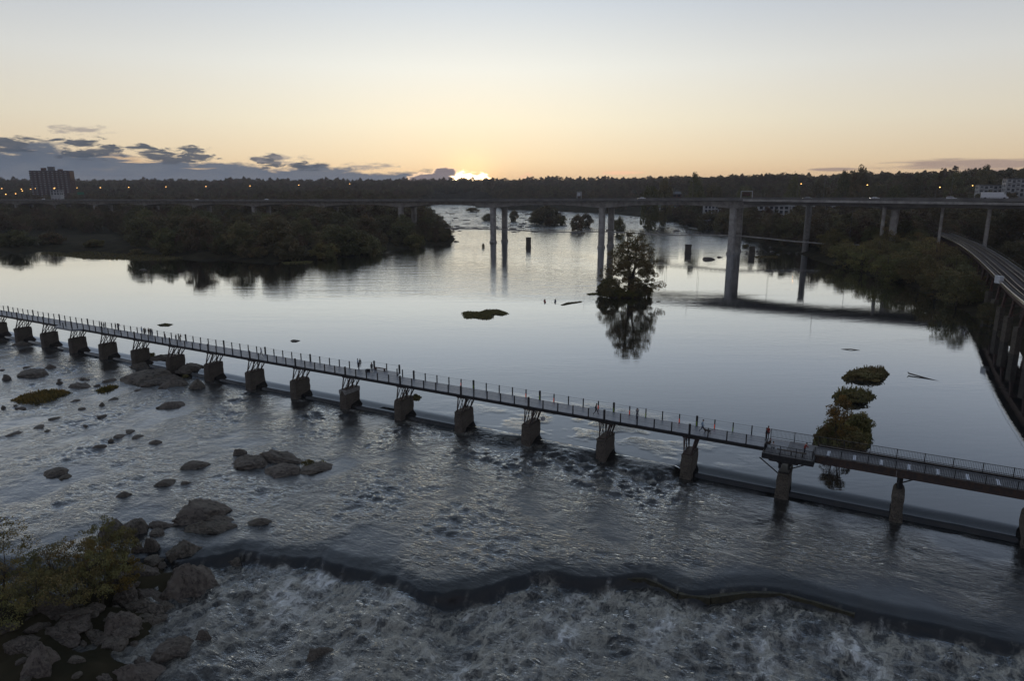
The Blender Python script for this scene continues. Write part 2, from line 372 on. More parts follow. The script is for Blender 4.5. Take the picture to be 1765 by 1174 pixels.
def river_z(X, Y, waves=True):
    X = np.asarray(X, float); Y = np.asarray(Y, float); t, s = ts(X, Y)
    wob = .12 * samp(f_mask, t * 2.5, t * 0 + 3.0)
    # tongues where the sill is broken between some piers
    tongue = np.exp(-((t + 31.) / 3.2) ** 2) * .0
    tongue = sstep(t, -24.5, -21.5) * (1 - sstep(t, 10.2, 12.0))
    bul = np.abs(np.sin(math.pi * (t - .6) / 12.2)) ** .7 * tongue      # the break sags downstream between piers
    sc = s - 1.2 - wob * .3
    z = -.62 * (1 - sstep(sc, -.22, .10)) - .40 * (1 - sstep(sc, -.1, 2.4))
    zt = -1.05 * (1 - sstep(sc + 2.6 * bul, -1.6, 2.6)) ** 1.3
    z = z * (1 - tongue) + zt * tongue
    left = sstep(t, -70, -100)          # far left the sill is buried in rocks
    q = below2(X, Y)
    dv = 1 + .22 * samp(f_mask, X * 2.0 + 60, Y * .5) * (1 - .6 * sstep(X, 2, 14)) - .45 * np.exp(-((X + 13.) / 4.) ** 2)
    z2 = -1.1 * dv * sstep(q, -.1, .9 + .25 * samp(f_mask, X * 2.6 + 9, Y * .5)) - .26 * sstep(q, -2.2, .2)
    lowmask = 1 - sstep(s, -1.5, .3)
    z = z + z2 * (s < 0)
    # turbulence 0..1
    turb = lowmask * np.clip(.42 + .20 * samp(f_mask, t * 1.6, s * 1.1), .12, 1)
    turb = np.where(q > 0, turb + .9 * np.exp(-np.maximum(q - 6, 0) / 14.) * sstep(q, .6, 2.), turb)
    turb *= 1 - .75 * np.exp(-((np.minimum(q, 0) + 0.) / 2.6) ** 2) * (q < .9)
    tail = np.exp(-np.maximum(-s, 0) / 16.) * lowmask * sstep(-s, .2, 1.6) * np.exp(-((t + 2) / 26.) ** 2)
    turb = turb + .35 * tail
    calm_r = sstep(t, 12, 30) * lowmask * (q < 0)
    turb = turb * (1 - .55 * calm_r)
    up = sstep(s, 1.5, 5) * (1 - sstep(s, 15, 24)) * np.exp(-((t + 4 + s * .2) / 17.) ** 2)
    upm = up * sstep(samp(f_mask, t * 2.2 + 7, s * 3.2), -.4, 1.0)
    turb = turb + .42 * upm
    turb = turb + .22 * tongue * (s < 1.5) * (s > -9)
    turb = np.clip(turb, 0, 1.4)
    if not waves: return z
    # waves: long in the stream direction on quick water, choppier where it boils
    a = samp(f_rip, t * 2.1, s * 3.0); b = samp(f_rip, (t * .8 + s * .5) * 1.6 + 99, (s * .9 - t * .4) * 2.3 + 31)
    c = samp(f_big, t * 1.25 + s * .3 + 50, s * 1.6 + 13); e = samp(f_big, t * .55, s * .75 + 200)
    ridge = 1 - np.abs(c) * .9
    w = turb * (.036 * a + .036 * b + .075 * c + .05 * ridge) + np.maximum(turb - .5, 0) * (.15 * e + .15 * ridge + .08 * b + .03 * a)
    fall = 1 - sstep(np.hypot(X, Y), 190, 330)
    return z + w * fall, turb, q, t, s, c, e, b
def uniq(a): return np.unique(np.round(np.concatenate(a), 3))
tt = uniq([np.linspace(-3600, -600, 20), np.linspace(-600, -170, 60), np.arange(-170, -105, .42), np.arange(-105, 68, .27), np.linspace(68, 140, 60), np.linspace(140, 1200, 40), np.linspace(1200, 3000, 14)])
sss = uniq([np.linspace(-700, -110, 12), np.arange(-110, -66, 1.1), np.arange(-66, -.5, .25), np.arange(-.5, 2.0, .09), np.arange(2.0, 8, .25), np.arange(8, 27, .5), np.linspace(27, 140, 90), np.linspace(140, 700, 90), np.linspace(700, 3400, 30)])
S_, T_ = np.meshgrid(sss, tt, indexing='ij')
RX = O[0] + D[0] * T_ + NN[0] * S_; RY = O[1] + D[1] * T_ + NN[1] * S_
rz, turb, q2, tA, sA, cA, eA, bA = river_z(RX, RY)
# foam: boiling water below the lower sill, thin lines under the upper one
n1 = samp(f_mask, RX * 2.5, RY * 2.5); n2 = samp(f_big, RX * 2.1, RY * 2.1); n4 = samp(f_mask, tA * 4.0, sA * 1.4)
foam = sstep(q2 + .3 * n2 * .5, .7, 1.3) * np.clip(1.0 * np.exp(-np.maximum(q2 - 2.0 - 2.5 * n4, 0) / 9.) + .16 + .12 * n4, 0, 1)
foam *= sstep(RX, -40, -24) * .75 + .25
lip = np.exp(-((sA + .0) / .55) ** 2) * (sstep(n1, -1.6, .8)) * (np.exp(-((tA + 42) / 20.) ** 2) * .9 + .12)
foam = np.maximum(foam, .75 * lip * (q2 < 0))
_bul = np.abs(np.sin(math.pi * (tA - .6) / 12.2)) ** .7; _tg = sstep(tA, -24, -21) * (1 - sstep(tA, 10.5, 12))
foam = np.maximum(foam, _tg * np.exp(-((sA + 2.6 * _bul + .2) / .30) ** 2) * sstep(_bul, .5, 1.0) * (.45 + .45 * (tA > 1)))
face = sstep(q2, -.1, .3) * (1 - sstep(q2, .8, 1.2)); n5 = samp(f_rip, tA * 7., sA * .8)
foam = np.maximum(foam, face * sstep(n5, .9, 2.2) * .55)
foam = np.maximum(foam, sstep(RY, 520, 640) * sstep(samp(f_mask, RX * .45, RY * .22), .5, 1.5) * .9)
foam = np.clip(foam + .25 * turb * (n2 > 1.6) * (sA < 0), 0, 1)
calm = 1 - np.clip(turb * 2.4, 0, 1)
V = np.stack([RX, RY, rz], -1).reshape(-1, 3)
def water_mat():
    m = bpy.data.materials.new('river water'); m.use_nodes = True; t = m.node_tree; N = NT(t); t.nodes.clear()
    tc = N.n('ShaderNodeTexCoord').outputs['Object']
    def attr(n): a = N.n('ShaderNodeAttribute'); a.attribute_name = n; return a.outputs['Fac']
    foam, tb, far = attr('foam'), attr('turb'), attr('rapids'); tb = N.m('SUBTRACT', tb, N.m('MULTIPLY', N.m('MAXIMUM', N.m('SUBTRACT', tb, .45), 0), .9))
    # ripples, in the river's own frame: rows across the stream
    rot = math.atan2(D[1], D[0])
    v1 = N.mapping(tc, (1, 1, 1), (0, 0, -rot))
    fine = N.noise(N.mapping(v1, (1.6, 3.2, 1)), 1.0, 6, .62, .4)
    chop = N.noise(N.mapping(v1, (.8, 1.5, 1)), 1.0, 5, .6, .8)
    streak = N.noise(N.mapping(v1, (.5, .12, 1), (0, 0, .25)), 1.0, 4, .55)
    calm_r = N.noise(N.mapping(tc, (.30, .9, 1)), 1.0, 4, .5)
    patch = N.ss(N.noise(N.mapping(tc, (.010, .034, 1)), 1.0, 4, .55), .46, .66)
    swell = N.noise(N.mapping(tc, (.05, .22, 1)), 1.0, 5, .6)
    h = N.m('ADD', N.m('MULTIPLY', fine, N.m('MULTIPLY', tb, .26)), N.m('MULTIPLY', chop, N.m('MULTIPLY', tb, .34)))
    h = N.m('ADD', h, N.m('MULTIPLY', calm_r, N.m('ADD', .006, N.m('MULTIPLY', patch, .022))))
    h = N.m('ADD', h, N.m('MULTIPLY', swell, N.m('ADD', N.m('MULTIPLY', far, 1.6), .010)))
    h = N.m('ADD', h, N.m('MULTIPLY', N.noise(N.mapping(tc, (.5, 2.0, 1)), .5, 4, .6), N.m('MULTIPLY', far, .22)))
    bn = N.n('ShaderNodeBump'); bn.inputs['Strength'].default_value = 1.0; bn.inputs['Distance'].default_value = 1.0
    t.links.new(h, bn.inputs['Height'])
    lw = N.n('ShaderNodeLayerWeight'); lw.inputs[0].default_value = .5; t.links.new(bn.outputs[0], lw.inputs['Normal'])
    fac = N.m('ADD', .03, N.m('MULTIPLY', N.m('POWER', lw.outputs['Facing'], WF_POW), WF_AMP), clamp=True)
    fac = N.m('MINIMUM', fac, .97)
    gl = N.n('ShaderNodeBsdfGlossy'); N.put(gl.inputs['Roughness'], N.m('ADD', .025, N.m('ADD', N.m('MULTIPLY', tb, .02), N.m('MULTIPLY', far, .12))))
    gl.inputs['Color'].default_value = (.92, .96, 1, 1); t.links.new(bn.outputs[0], gl.inputs['Normal'])
    df = N.n('ShaderNodeBsdfDiffuse')
    body = N.mix(N.ss(streak, .35, .7), (.013, .014, .015), (.022, .021, .019))
    body = N.mix(N.ss(tb, .6, 1.1), body, (.040, .037, .029))
    t.links.new(body, df.inputs[0]); t.links.new(bn.outputs[0], df.inputs['Normal'])
    mx = N.n('ShaderNodeMixShader'); t.links.new(fac, mx.inputs[0]); t.links.new(df.outputs[0], mx.inputs[1]); t.links.new(gl.outputs[0], mx.inputs[2])
    # foam web
    dv = N.n('ShaderNodeVectorMath', operation='ADD'); t.links.new(N.mapping(v1, (1.0, .5, 1)), dv.inputs[0])
    wn = N.n('ShaderNodeTexNoise'); t.links.new(tc, wn.inputs['Vector']); wn.inputs['Scale'].default_value = .8; wn.inputs['Detail'].default_value = 6
    sc = N.n('ShaderNodeVectorMath', operation='SCALE'); t.links.new(wn.outputs['Color'], sc.inputs[0]); sc.inputs['Scale'].default_value = 1.7
    t.links.new(sc.outputs[0], dv.inputs[1])
    r1 = N.m('ABSOLUTE', N.m('SUBTRACT', N.noise(dv.outputs[0], .42, 7, .60), .5))
    r2 = N.m('ABSOLUTE', N.m('SUBTRACT', N.noise(dv.outputs[0], 1.25, 6, .62), .5))
    web = N.m('ADD', N.m('MULTIPLY', N.m('POWER', N.ss(r1, .10, .0), 2.0), .75), N.m('MULTIPLY', N.m('POWER', N.ss(r2, .09, .0), 2.0), .45))
    cl = N.m('MULTIPLY', N.ss(N.noise(dv.outputs[0], .30, 9, .66), .47, .74), N.ss(N.noise(dv.outputs[0], 1.6, 6, .7), .30, .62, .25, 1.0))
    fm = N.m('MULTIPLY', N.m('POWER', foam, .7), N.m('ADD', N.m('MULTIPLY', web, .80), N.m('MULTIPLY', cl, .75)))
    fm = N.m('MAXIMUM', fm, N.m('MULTIPLY', N.ss(foam, .7, 1.0), N.m('ADD', .04, N.m('MULTIPLY', cl, .6))))
    fd = N.n('ShaderNodeBsdfDiffuse'); t.links.new(N.mix(cl, (.40, .38, .32), (.82, .84, .84)), fd.inputs[0]); t.links.new(bn.outputs[0], fd.inputs['Normal'])
    mf = N.n('ShaderNodeMixShader'); t.links.new(N.m('MULTIPLY', fm, 1.0, clamp=True), mf.inputs[0]); t.links.new(mx.outputs[0], mf.inputs[1]); t.links.new(fd.outputs[0], mf.inputs[2])
    out = N.n('ShaderNodeOutputMaterial'); t.links.new(mf.outputs[0], out.inputs[0]); return m
WF_POW, WF_AMP = 3.8, 1.42
# quick water far upstream, beyond the big bridge
_px = CX + F * RX / np.maximum(RY * cp_ + CAM_H * sp_, 1)
far_r = sstep(RY, 560, 700) * (1 - .15) + .8 * np.exp(-((RY - 470) / 60.) ** 2) * sstep(RX, 60, 140) * .5
far_r = np.maximum(far_r, .16 * sstep(RY, 330, 430) + .30 * sstep(RY, 400, 470) * sstep(RX, 60, 130)); far_r = np.maximum(far_r, .13 * sstep(RY, 215, 250) * (1 - sstep(RX, 30, 60)) * (1 - sstep(RX, -60, -130) if False else sstep(RX, -130, -60)))
far_r = np.clip(far_r, 0, 1)
M['water'] = water_mat()
rm = np_mesh('river', V, grid_faces(len(sss), len(tt)), [M['water']], True, {'foam': foam, 'turb': turb * (1 - sstep(np.hypot(RX, RY), 250, 420)), 'rapids': far_r})
tag(link('river', rm), 'wide river with a calm upper pool, dark quick water and white rapids', kind='structure')
# ------------------------------------------------------------------ terrain
shore_px = [(1765, 612), (1738, 590), (1700, 562), (1660, 535), (1600, 508), (1540, 486), (1480, 466), (1430, 455), (1400, 446), (1380, 438), (1340, 428), (1290, 413), (1230, 393), (1140, 378),
            (1050, 368), (960, 364), (868, 361), (850, 354), (800, 350.2)]
left_px = [(745, 351.5), (735, 356), (715, 364), (700, 376), (742, 388), (768, 400), (786, 412), (778, 419), (740, 424), (690, 430), (610, 441), (540, 449), (470, 451), (420, 452), (380, 446),
           (330, 447), (270, 440), (200, 438), (150, 433), (115, 438), (80, 431), (50, 437), (20, 434), (0, 440), (-80, 446), (-260, 440)]
RIV = [(112., -700.), (100., 0.), (103., 60.), (112., 105.)] + [g(x, y)[:2] for x, y in shore_px] + [g(x, y)[:2] for x, y in left_px] + [(-520., 380.), (-1500., 420.), (-1500., -700.)]
f_t = field(512, 2.0, 21, 10)
def land_z(X, Y):
    X = np.asarray(X, float); Y = np.asarray(Y, float)
    d = poly_dist(X, Y, RIV, True); ins = in_poly(X, Y, RIV); sd = np.where(ins, -d, d)
    nz = samp(f_t, X * .35 + 5, Y * .35 + 9)
    h = np.where(sd > 0, np.minimum(sd * .28, 2.2) + .02 * np.minimum(sd, 60), np.maximum(sd * .3, -5.0))
    land = sd > 0
    hump = samp(f_t, X * .22 + 31, Y * .10 + 9)
    right = sstep(sd, 55, 420) * sstep(X + (Y - 400) * .12, 60, 260) * (34.5 + 4.0 * hump)
    far = sstep(Y + .10 * X, 850, 1750) * (23 + 3.6 * hump) + 9 * sstep(Y, 600, 900) * (1 - sstep(Y, 1000, 1400)) * np.exp(-((X / np.maximum(Y, 1) + .27) / .09) ** 2)
    mid = sstep(Y, 1500, 2100) * 8
    h = h + np.where(land, np.maximum(right, far + mid) + nz * .5 + sstep(Y, 700, 1500) * nz * 1.8, 0)
    h = h + np.where(land, sstep(Y, 2600, 6000) * 18, 0)
    return h
# rocky point in the near left corner
mounds = []
def mound(x, y, z, rx, ry, hgt, rot=0): X, Y, _ = g(x, y, z); mounds.append((X, Y, rx, ry, z + hgt, rot))
mound(120, 1085, -2.3, 8.5, 4.2, 1.5); mound(0, 1110, -2.5, 10, 4.8, 2.2); mound(228, 1000, -1.7, 3.4, 5.2, .8); mound(285, 1005, -1.9, 2.6, 3.4, .5); mound(60, 1170, -2.6, 9, 4, 1.5); mound(-260, 1120, -2.4, 16, 9, 2.6)
mound(190, 1095, -2.3, 4.5, 3.4, .9); mound(170, 1030, -2.0, 4.0, 3.2, .8)
tX = uniq([np.linspace(-3900, -700, 45), np.linspace(-700, -110, 110), np.linspace(-110, -18, 130), np.linspace(-18, 420, 120), np.linspace(420, 3900, 50)])
tY = uniq([np.linspace(-900, 20, 20), np.linspace(20, 90, 100), np.linspace(90, 700, 190), np.linspace(700, 2400, 130), np.linspace(2400, 4200, 16)])
TY, TX = np.meshgrid(tY, tX, indexing='ij')
def ground_z(X, Y):
    X = np.asarray(X, float); Y = np.asarray(Y, float); h = land_z(X, Y)
    for mx, my, rx, ry, zt, _ in mounds:
        q = 1 - ((X - mx) / rx) ** 2 - ((Y - my) / ry) ** 2
        mz = zt - 3.2 + 3.2 * np.sqrt(np.clip(q, 0, 1)) + .30 * samp(f_t, X * 9., Y * 9.)
        h = np.where(q > 0, np.maximum(h, mz), h)
    return h
GZ = ground_z(TX, TY)
tag(link('ground', np_mesh('ground', np.stack([TX, TY, GZ], -1).reshape(-1, 3), grid_faces(len(tY), len(tX)), [M['ground']])), 'wooded banks and low hills round the river', kind='structure')
def gz(x, y): return float(ground_z(np.array([x]), np.array([y]))[0])
def rz_at(x, y): return float(np.asarray(river_z(np.array([x]), np.array([y]), False))[0])
#PART2
# ------------------------------------------------------------------ footbridge on the old dam piers
DZ = 5.1; S0, S1 = 1.0, 4.65; SP = 12.2; NB = 5; BAY = SP / NB
ax3 = (Vector((D[0], D[1], 0)), Vector((NN[0], NN[1], 0)), Vector((0, 0, 1)))
def bbox(mb, t, s, z, size): mb.box(B(t, s, z), size, ax3)
fb = thing('footbridge', 'long narrow steel footbridge carried on a row of old stone piers across the river', 'footbridge', (0, 0, 0))
# index i: pier number counted from the pier at the origin of the frame
IL, IR = -17, 5
def pt(i): return i * SP + max(0, i - 2) * .5
def pier_mesh(seed, hgt, w=1.42, l=3.5, chamfer=False):
    r = random.Random(seed); mb = MB(); nz, nx, ny = 6, 3, 6
    # a battered block with slightly uneven courses and a pointed upstream nose
    out = [(-w/2, 0), (0, -.12), (w/2, 0), (w/2, l*.33), (w/2, l*.66), (w/2, l), (0, l+.35), (-w/2, l), (-w/2, l*.66), (-w/2, l*.33)]
    rows = []
    zs = [-3.6, -2.2, -1.2, -.5, .1, .7, 1.3, 1.9, hgt]
    for k, z in enumerate(zs):
        f = 1 + .06 * (hgt - z) / 5 + (.10 if z < -1.1 else 0); jx = r.uniform(-.03, .03)
        rows.append([(x * f + jx + r.uniform(-.05, .05), (y - l/2) * (1 + .03*(hgt-z)/5) + l/2 + r.uniform(-.06, .06), z) for x, y in out])
    if chamfer: rows.append([(x * .62, (y - l/2) * .82 + l/2, hgt + .42) for x, y in out])
    n = len(out); vs = [p for row in rows for p in row]
    fs = [(k*n+j, k*n+(j+1)%n, (k+1)*n+(j+1)%n, (k+1)*n+j) for k in range(len(rows)-1) for j in range(n)] + [tuple((len(rows)-1)*n + j for j in range(n))]
    mb.add([B0(x, y, z) for x, y, z in vs], fs)
    return mb
def B0(t, s, z): return (D[0]*t + NN[0]*s, D[1]*t + NN[1]*s, z)
pm_var = [pier_mesh(k, 2.35, w=(1.42, 1.36, 1.48, 1.4, 1.44)[k % 5]).mesh('pier', [M['mason']]) for k in range(9)]
pm_pt = pier_mesh(9, 2.2, w=1.2, chamfer=True).mesh('pier', [M['mason']])
capm = MB(); capm.box(B0(0, 1.78, 2.08), (1.56, 3.75, .72), ax3); capm = capm.mesh('pier_cap', [M['conc_pale']])
# trestle standing on each pier: cap beam, four legs, cross braces
def trestle(i, kind='std'):
    t = i * SP
    mb = MB(); bbox(mb, t, 2.83, DZ - .62, (1.9, 3.5, .16)); bbox(mb, t, 1.75, 2.44, (1.2, 3.1, .12))
    tr = mb.obj('trestle', M['steel'], fb)
    for st in (-1, 1):
        ps = [((t + st*.45, .45, 2.4), (t + st*.8, 1.35, DZ-.6)), ((t + st*.45, 1.2, 2.4), (t + st*.8, 2.2, DZ-.6)), ((t + st*.45, 2.1, 2.4), (t + st*.8, 3.3, DZ-.6)), ((t + st*.45, 2.9, 2.4), (t + st*.8, 4.35, DZ-.6))]
        for a, b in (ps[0], ps[3]):
            m2 = MB(); m2.beam(B(*a), B(*b), .17); m2.obj('leg', M['steel'], tr)
        for a, b in ((ps[0][0], ps[1][1]), (ps[1][0], ps[2][1]), (ps[2][0], ps[1][1]), (ps[3][0], ps[2][1])):
            m2 = MB(); m2.beam(B(*a), B(*b), .10); m2.obj('brace', M['steel'], tr)
for i in range(IL, IR):
    t = pt(i); loc = B(t, 0, 0)
    if i >= 3: me = pm_pt
    else: me = pm_var[(i * 4) % 9]
    p = link('pier', me, fb, loc)
    if i == -4: link('pier_cap', capm, p); p.children[0]['label'] = 'pale new concrete cap'
    if i < 2: trestle(i)
    elif i == 2:
        mb = MB()
        bbox(mb, t, .8, DZ - .72, (3.4, 4.0, .3)); bbox(mb, t, 1.75, 2.44, (1.2, 3.1, .12)); tr = mb.obj('trestle', M['steel_blk'], fb)
        for st, sa in ((-.55, .35), (.55, .35), (-.55, 1.7), (.55, 1.7), (-.4, 3.5), (.4, 3.5)):
            m2 = MB(); m2.beam(B(t+st, sa, 2.9), B(t+st, sa, DZ-.8), .24); m2.obj('leg', M['steel_blk'], tr)
        for sa in (.4, 3.2):
            for a, b in (((-.7, 2.2), (-2.9, 4.1)), ((.7, 3.0), (2.3, 4.1))):
                m2 = MB(); m2.beam(B(t+a[0], sa, a[1]), B(t+b[0], sa-.7, b[1]), .13); m2.obj('brace', M['steel_blk'], tr)
    else:
        mb = MB(); bbox(mb, t, 2.8, DZ - .85, (.5, 3.4, .25)); tr = mb.obj('trestle', M['steel_blk'], fb)
        m2 = MB(); m2.beam(B(t, 1.6, 2.6), B(t, 1.6, DZ - .9), .42); m2.obj('leg', M['steel_blk'], tr)
        m2 = MB(); m2.beam(B(t, 3.4, 2.6), B(t, 3.4, DZ - .9), .42); m2.obj('leg', M['steel_blk'], tr)
        m2 = MB(); m2.beam(B(t+.2, 1.6, DZ-1.7), B(t+1.7, 1.6, DZ - .85), .12); m2.obj('brace', M['steel_blk'], tr)
# deck, one panel per bay
tL, tM, tR_ = IL * SP, 1.72 * SP, IR * SP
pan = MB(); pan.box(B0(0, 0, 0), (BAY - .006, S1 - S0, .08), ax3)
pan = pan.mesh('deck_panel', [M['deck']])
k = 0; t = tL
while t < 1.88 * SP:
    link('deck_panel', pan, fb, B(t + BAY/2, (S0+S1)/2, DZ - .04)); t += BAY
for s in (S0 + .05, S1 - .05, (S0+S1)/2):
    for i in range(IL, IR):
        if i >= 2: continue
        mb = MB(); bbox(mb, (i+.5)*SP, s, DZ - .32, (SP - .02, .13 if s < 4 else .12, .46)); mb.obj('girder', M['steel_blk'] if s < 1.5 else M['steel'], fb)
# posts and top wire
post = MB(); post.box((0, 0, .55), (.13, .16, 1.5), ax3); post = post.mesh('post', [M['steel_blk']])
postw = MB(); postw.box((0, 0, .62), (.26, .20, 1.66), ax3); postw = postw.mesh('post', [M['steel_blk']])
ledm = {c: None for c in ('redled', 'grnled')}
for c in ledm:
    mb = MB(); mb.box(B0(0, -.10, .36), (.12, .03, .60), ax3); ledm[c] = mb.mesh('marker_light', [M[c]])
belv = {(-4, 1)}   # little lookout on the upstream side
n_tot = int(round((1.88*SP - tL) / BAY))
rnd = random.Random(3)
for j in range(n_tot + 1):
    t = tL + j * BAY; ip = t / SP; isp = abs(ip - round(ip)) < .01
    if t > 1.80 * SP: continue
    look_far = -4.05 * SP < t < -3.35 * SP
    look_near = -11.35 * SP < t < -10.65 * SP
    for side, s in ((0, S0 - .06), (1, S1 + .06)):
        if (side == 1 and look_far) or (side == 0 and look_near and False): continue
        o = link('post', postw if isp else post, fb, B(t, s, DZ))
        if side == 1 and t > -3 * SP:
            q = rnd.random()
            jj = j % 5
            if (jj == 4 or (jj == 1 and t > -1 * SP)): link('marker_light', ledm['redled'], o)
            elif isp or jj == 2 and t > 0: 
                if t > -2 * SP: link('marker_light', ledm['grnled'], o)
for side, s in ((0, S0 - .06), (1, S1 + .06)):
    for i in range(IL, 2):
        for z, r in ((1.22, .016), (.62, .009), (.92, .009)):
            if side == 1 and i == -4: continue
            if side == 0 and z < 1.2 and i < -5: continue
            e = 1.80 if i == 1 else i + 1
            mb = MB(); mb.tube([B(i*SP, s, DZ + z), B((i*.5+e*.5)*SP, s, DZ + z - .03), B(e*SP, s, DZ + z)], r * 1.1, 4); mb.obj('cable', M['wire'], fb)
# upstream lookout of pier -4 .. -3.3
mb = MB(); a, b_ = -4.02 * SP, -3.30 * SP; mid = (a + b_) / 2
pts = [(a, S1), (b_, S1), (b_ - 1.0, S1 + 2.1), (a + 2.0, S1 + 2.1)]
mb.add([B(x, s, DZ - .005) for x, s in pts] + [B(x, s, DZ - .30) for x, s in pts], [(0, 1, 2, 3), (7, 6, 5, 4), (0, 4, 5, 1), (1, 5, 6, 2), (2, 6, 7, 3), (3, 7, 4, 0)])
look = mb.obj('lookout_platform', M['deck'], fb)
lp = [(a, S1 + .1), (a + 2.0, S1 + 2.0), (b_ - 1.0, S1 + 2.0), (b_, S1 + .1)]
for n_, (x, s) in enumerate(lp): link('post', postw if n_ in (1, 2) else post, look, B(x, s, DZ))
link('post', post, look, B((lp[1][0]+lp[2][0])/2, S1 + 2.0, DZ))
mb = MB(); mb.tube([B(x, s, DZ + 1.22) for x, s in lp], .018, 4); mb.obj('cable', M['wire'], look)
mb = MB(); bbox(mb, mid - .6, S1 + 1.5, DZ + .42, (2.6, .45, .08)); bbox(mb, mid - 1.6, S1 + 1.5, DZ + .2, (.1, .4, .4)); bbox(mb, mid + .4, S1 + 1.5, DZ + .2, (.1, .4, .4))
mb.obj('bench', M['rust'], look)
# downstream lookout near pier -11
mb = MB(); a, b_ = -11.45 * SP, -10.65 * SP
pts = [(a, S0), (a + 1.2, S0 - 1.7), (b_ - 1.2, S0 - 1.7), (b_, S0)]
mb.add([B(x, s, DZ - .005) for x, s in pts] + [B(x, s, DZ - .40) for x, s in pts], [(0, 1, 2, 3), (7, 6, 5, 4), (0, 4, 5, 1), (1, 5, 6, 2), (2, 6, 7, 3), (3, 7, 4, 0)])
look = mb.obj('lookout_platform', M['deck'], fb)
for x, s in ((a + 1.2, S0 - 1.6), ((a + b_)/2, S0 - 1.6), (b_ - 1.2, S0 - 1.6)): link('post', post, look, B(x, s, DZ))
mb = MB(); mb.tube([B(x, s, DZ + 1.22) for x, s in [(a, S0 - .06), (a+1.2, S0-1.6), (b_-1.2, S0-1.6), (b_, S0-.06)]], .018, 4); mb.obj('cable', M['wire'], look)
# small box hung under the deck
mb = MB(); bbox(mb, -.9 * SP, 3.4, DZ - 2.55, (.55, .5, .5)); hb = mb.obj('hanging_box', M['sign_grey'], fb)
mb = MB(); mb.tube([B(-.9*SP, 3.4, DZ-2.3), B(-.86*SP, 3.6, DZ-.4)], .015, 4); mb.obj('rope', M['wire'], hb)
# --- platform round pier 2
pa, pb, psn = 1.80 * SP, 2.27 * SP, -1.05
mb = MB(); bbox(mb, (pa+pb)/2, (psn + S1)/2, DZ - .10, (pb - pa, S1 - psn, .16)); plat = mb.obj('platform_deck', M['deck_side'], fb)
mb = MB(); bbox(mb, (pa+pb)/2, psn - .07, DZ - .36, (pb - pa + .2, .14, .68)); bbox(mb, pa - .07, (psn+S0)/2 - .1, DZ - .36, (.14, S0 - psn - .1, .68)); bbox(mb, pb + .07, (psn+S0)/2 - .1, DZ - .36, (.14, S0 - psn - .1, .68)); bbox(mb, (pa+pb)/2, S1+.07, DZ - .36, (pb-pa, .14, .68)); mb.obj('edge_beam', M['steel_blk'], fb)
def picket(parent, p0, p1, zb, hgt=1.15, npost=2, endpost=False):
    "one bay of picket railing, ground coordinates t,s"
    (t0, s0), (t1, s1) = p0, p1; L = math.hypot(t1-t0, s1-s0); n = max(2, int(L / .16)); mb = MB()
    mb.beam(B(t0, s0, zb + hgt), B(t1, s1, zb + hgt), .07, .05); mb.beam(B(t0, s0, zb + .10), B(t1, s1, zb + .10), .05, .04)
    for q in range(1, n): 
        f = q / n; mb.beam(B(t0+(t1-t0)*f, s0+(s1-s0)*f, zb + .1), B(t0+(t1-t0)*f, s0+(s1-s0)*f, zb + hgt), .026)
    o = mb.obj('railing_panel', M['steel_blk'], parent); o['kind'] = 'stuff'
    for f in ((0, 1) if endpost else (0,)):
        m2 = MB(); m2.beam(B(t0+(t1-t0)*f, s0+(s1-s0)*f, zb - .1), B(t0+(t1-t0)*f, s0+(s1-s0)*f, zb + hgt + .05), .08); m2.obj('railing_post', M['steel_blk'], parent)
def rail_run(pts, zb, bay=2.0, hgt=1.15):
    for (p, q) in zip(pts[:-1], pts[1:]):
        L = math.hypot(q[0]-p[0], q[1]-p[1]); n = max(1, round(L / bay))
        for i in range(n):
            f0, f1 = i/n, (i+1)/n
            picket(fb, (p[0]+(q[0]-p[0])*f0, p[1]+(q[1]-p[1])*f0), (p[0]+(q[0]-p[0])*f1, p[1]+(q[1]-p[1])*f1), zb, hgt)
rail_run([(pa + .1, S0 - .1), (pa + .1, psn + .1), (pb - .1, psn + .1), (pb - .1, S0 - .1)], DZ, 1.9)
# slatted benches along the platform edge
mb = MB()
for q in range(4): bbox(mb, (pa+pb)/2 + .3, psn + .75 + q*.11, DZ + .45, (3.4, .08, .05))
for x in (-1.3, 0, 1.3): bbox(mb, (pa+pb)/2 + .3 + x, psn + .9, DZ + .2, (.09, .4, .44))
mb.obj('bench', M['steel'], fb)
# --- right part: heavier girders, picket railings both sides, pale plates across the deck
e0, e1 = pb, 4.9 * SP
for i in range(0, int((e1 - e0) / 2.9)):
    t = e0 + 2.9 * (i + .5)
    mb = MB(); bbox(mb, t, (S0+S1)/2, DZ - .06, (2.88, S1 - S0 - .3, .10)); mb.obj('deck_panel', M['deck_side'], fb)
    mb = MB(); bbox(mb, t, (S0+S1)/2 - .45, DZ + .012, (.34, 2.2, .03)); bbox(mb, t, S0 + .17, DZ + .14, (.34, .10, .24)); mb.obj('cross_plate', M['white_strip'], fb)
for s in (S0 - .05, S1 + .05):
    for i in (0, 1, 2):
        a = max(e0, (2+i) * SP); b_ = min(e1, (3+i) * SP + (i == 2) * 1.5); mb = MB(); bbox(mb, (a+b_)/2, s, DZ - .42, (b_-a-.02, .22, .95)); bbox(mb, (a+b_)/2, s, DZ + .10, (b_-a-.02, .30, .06)); mb.obj('girder', M['steel'] if s < 2 else M['steel_blk'], fb)
for z in (.28, .44, .60):
    mb = MB(); mb.tube([B(e0, S1 - .55, DZ + z), B(e1, S1 - .55, DZ + z)], .035, 5); mb.obj('service_pipe', M['steel'], fb)
rail_run([(e0, S0 - .05), (e1, S0 - .05)], DZ + .1, 2.9, 1.0)
rail_run([(pa, S1 + .05), (e1, S1 + .05)], DZ + .1, 2.9, 1.15)
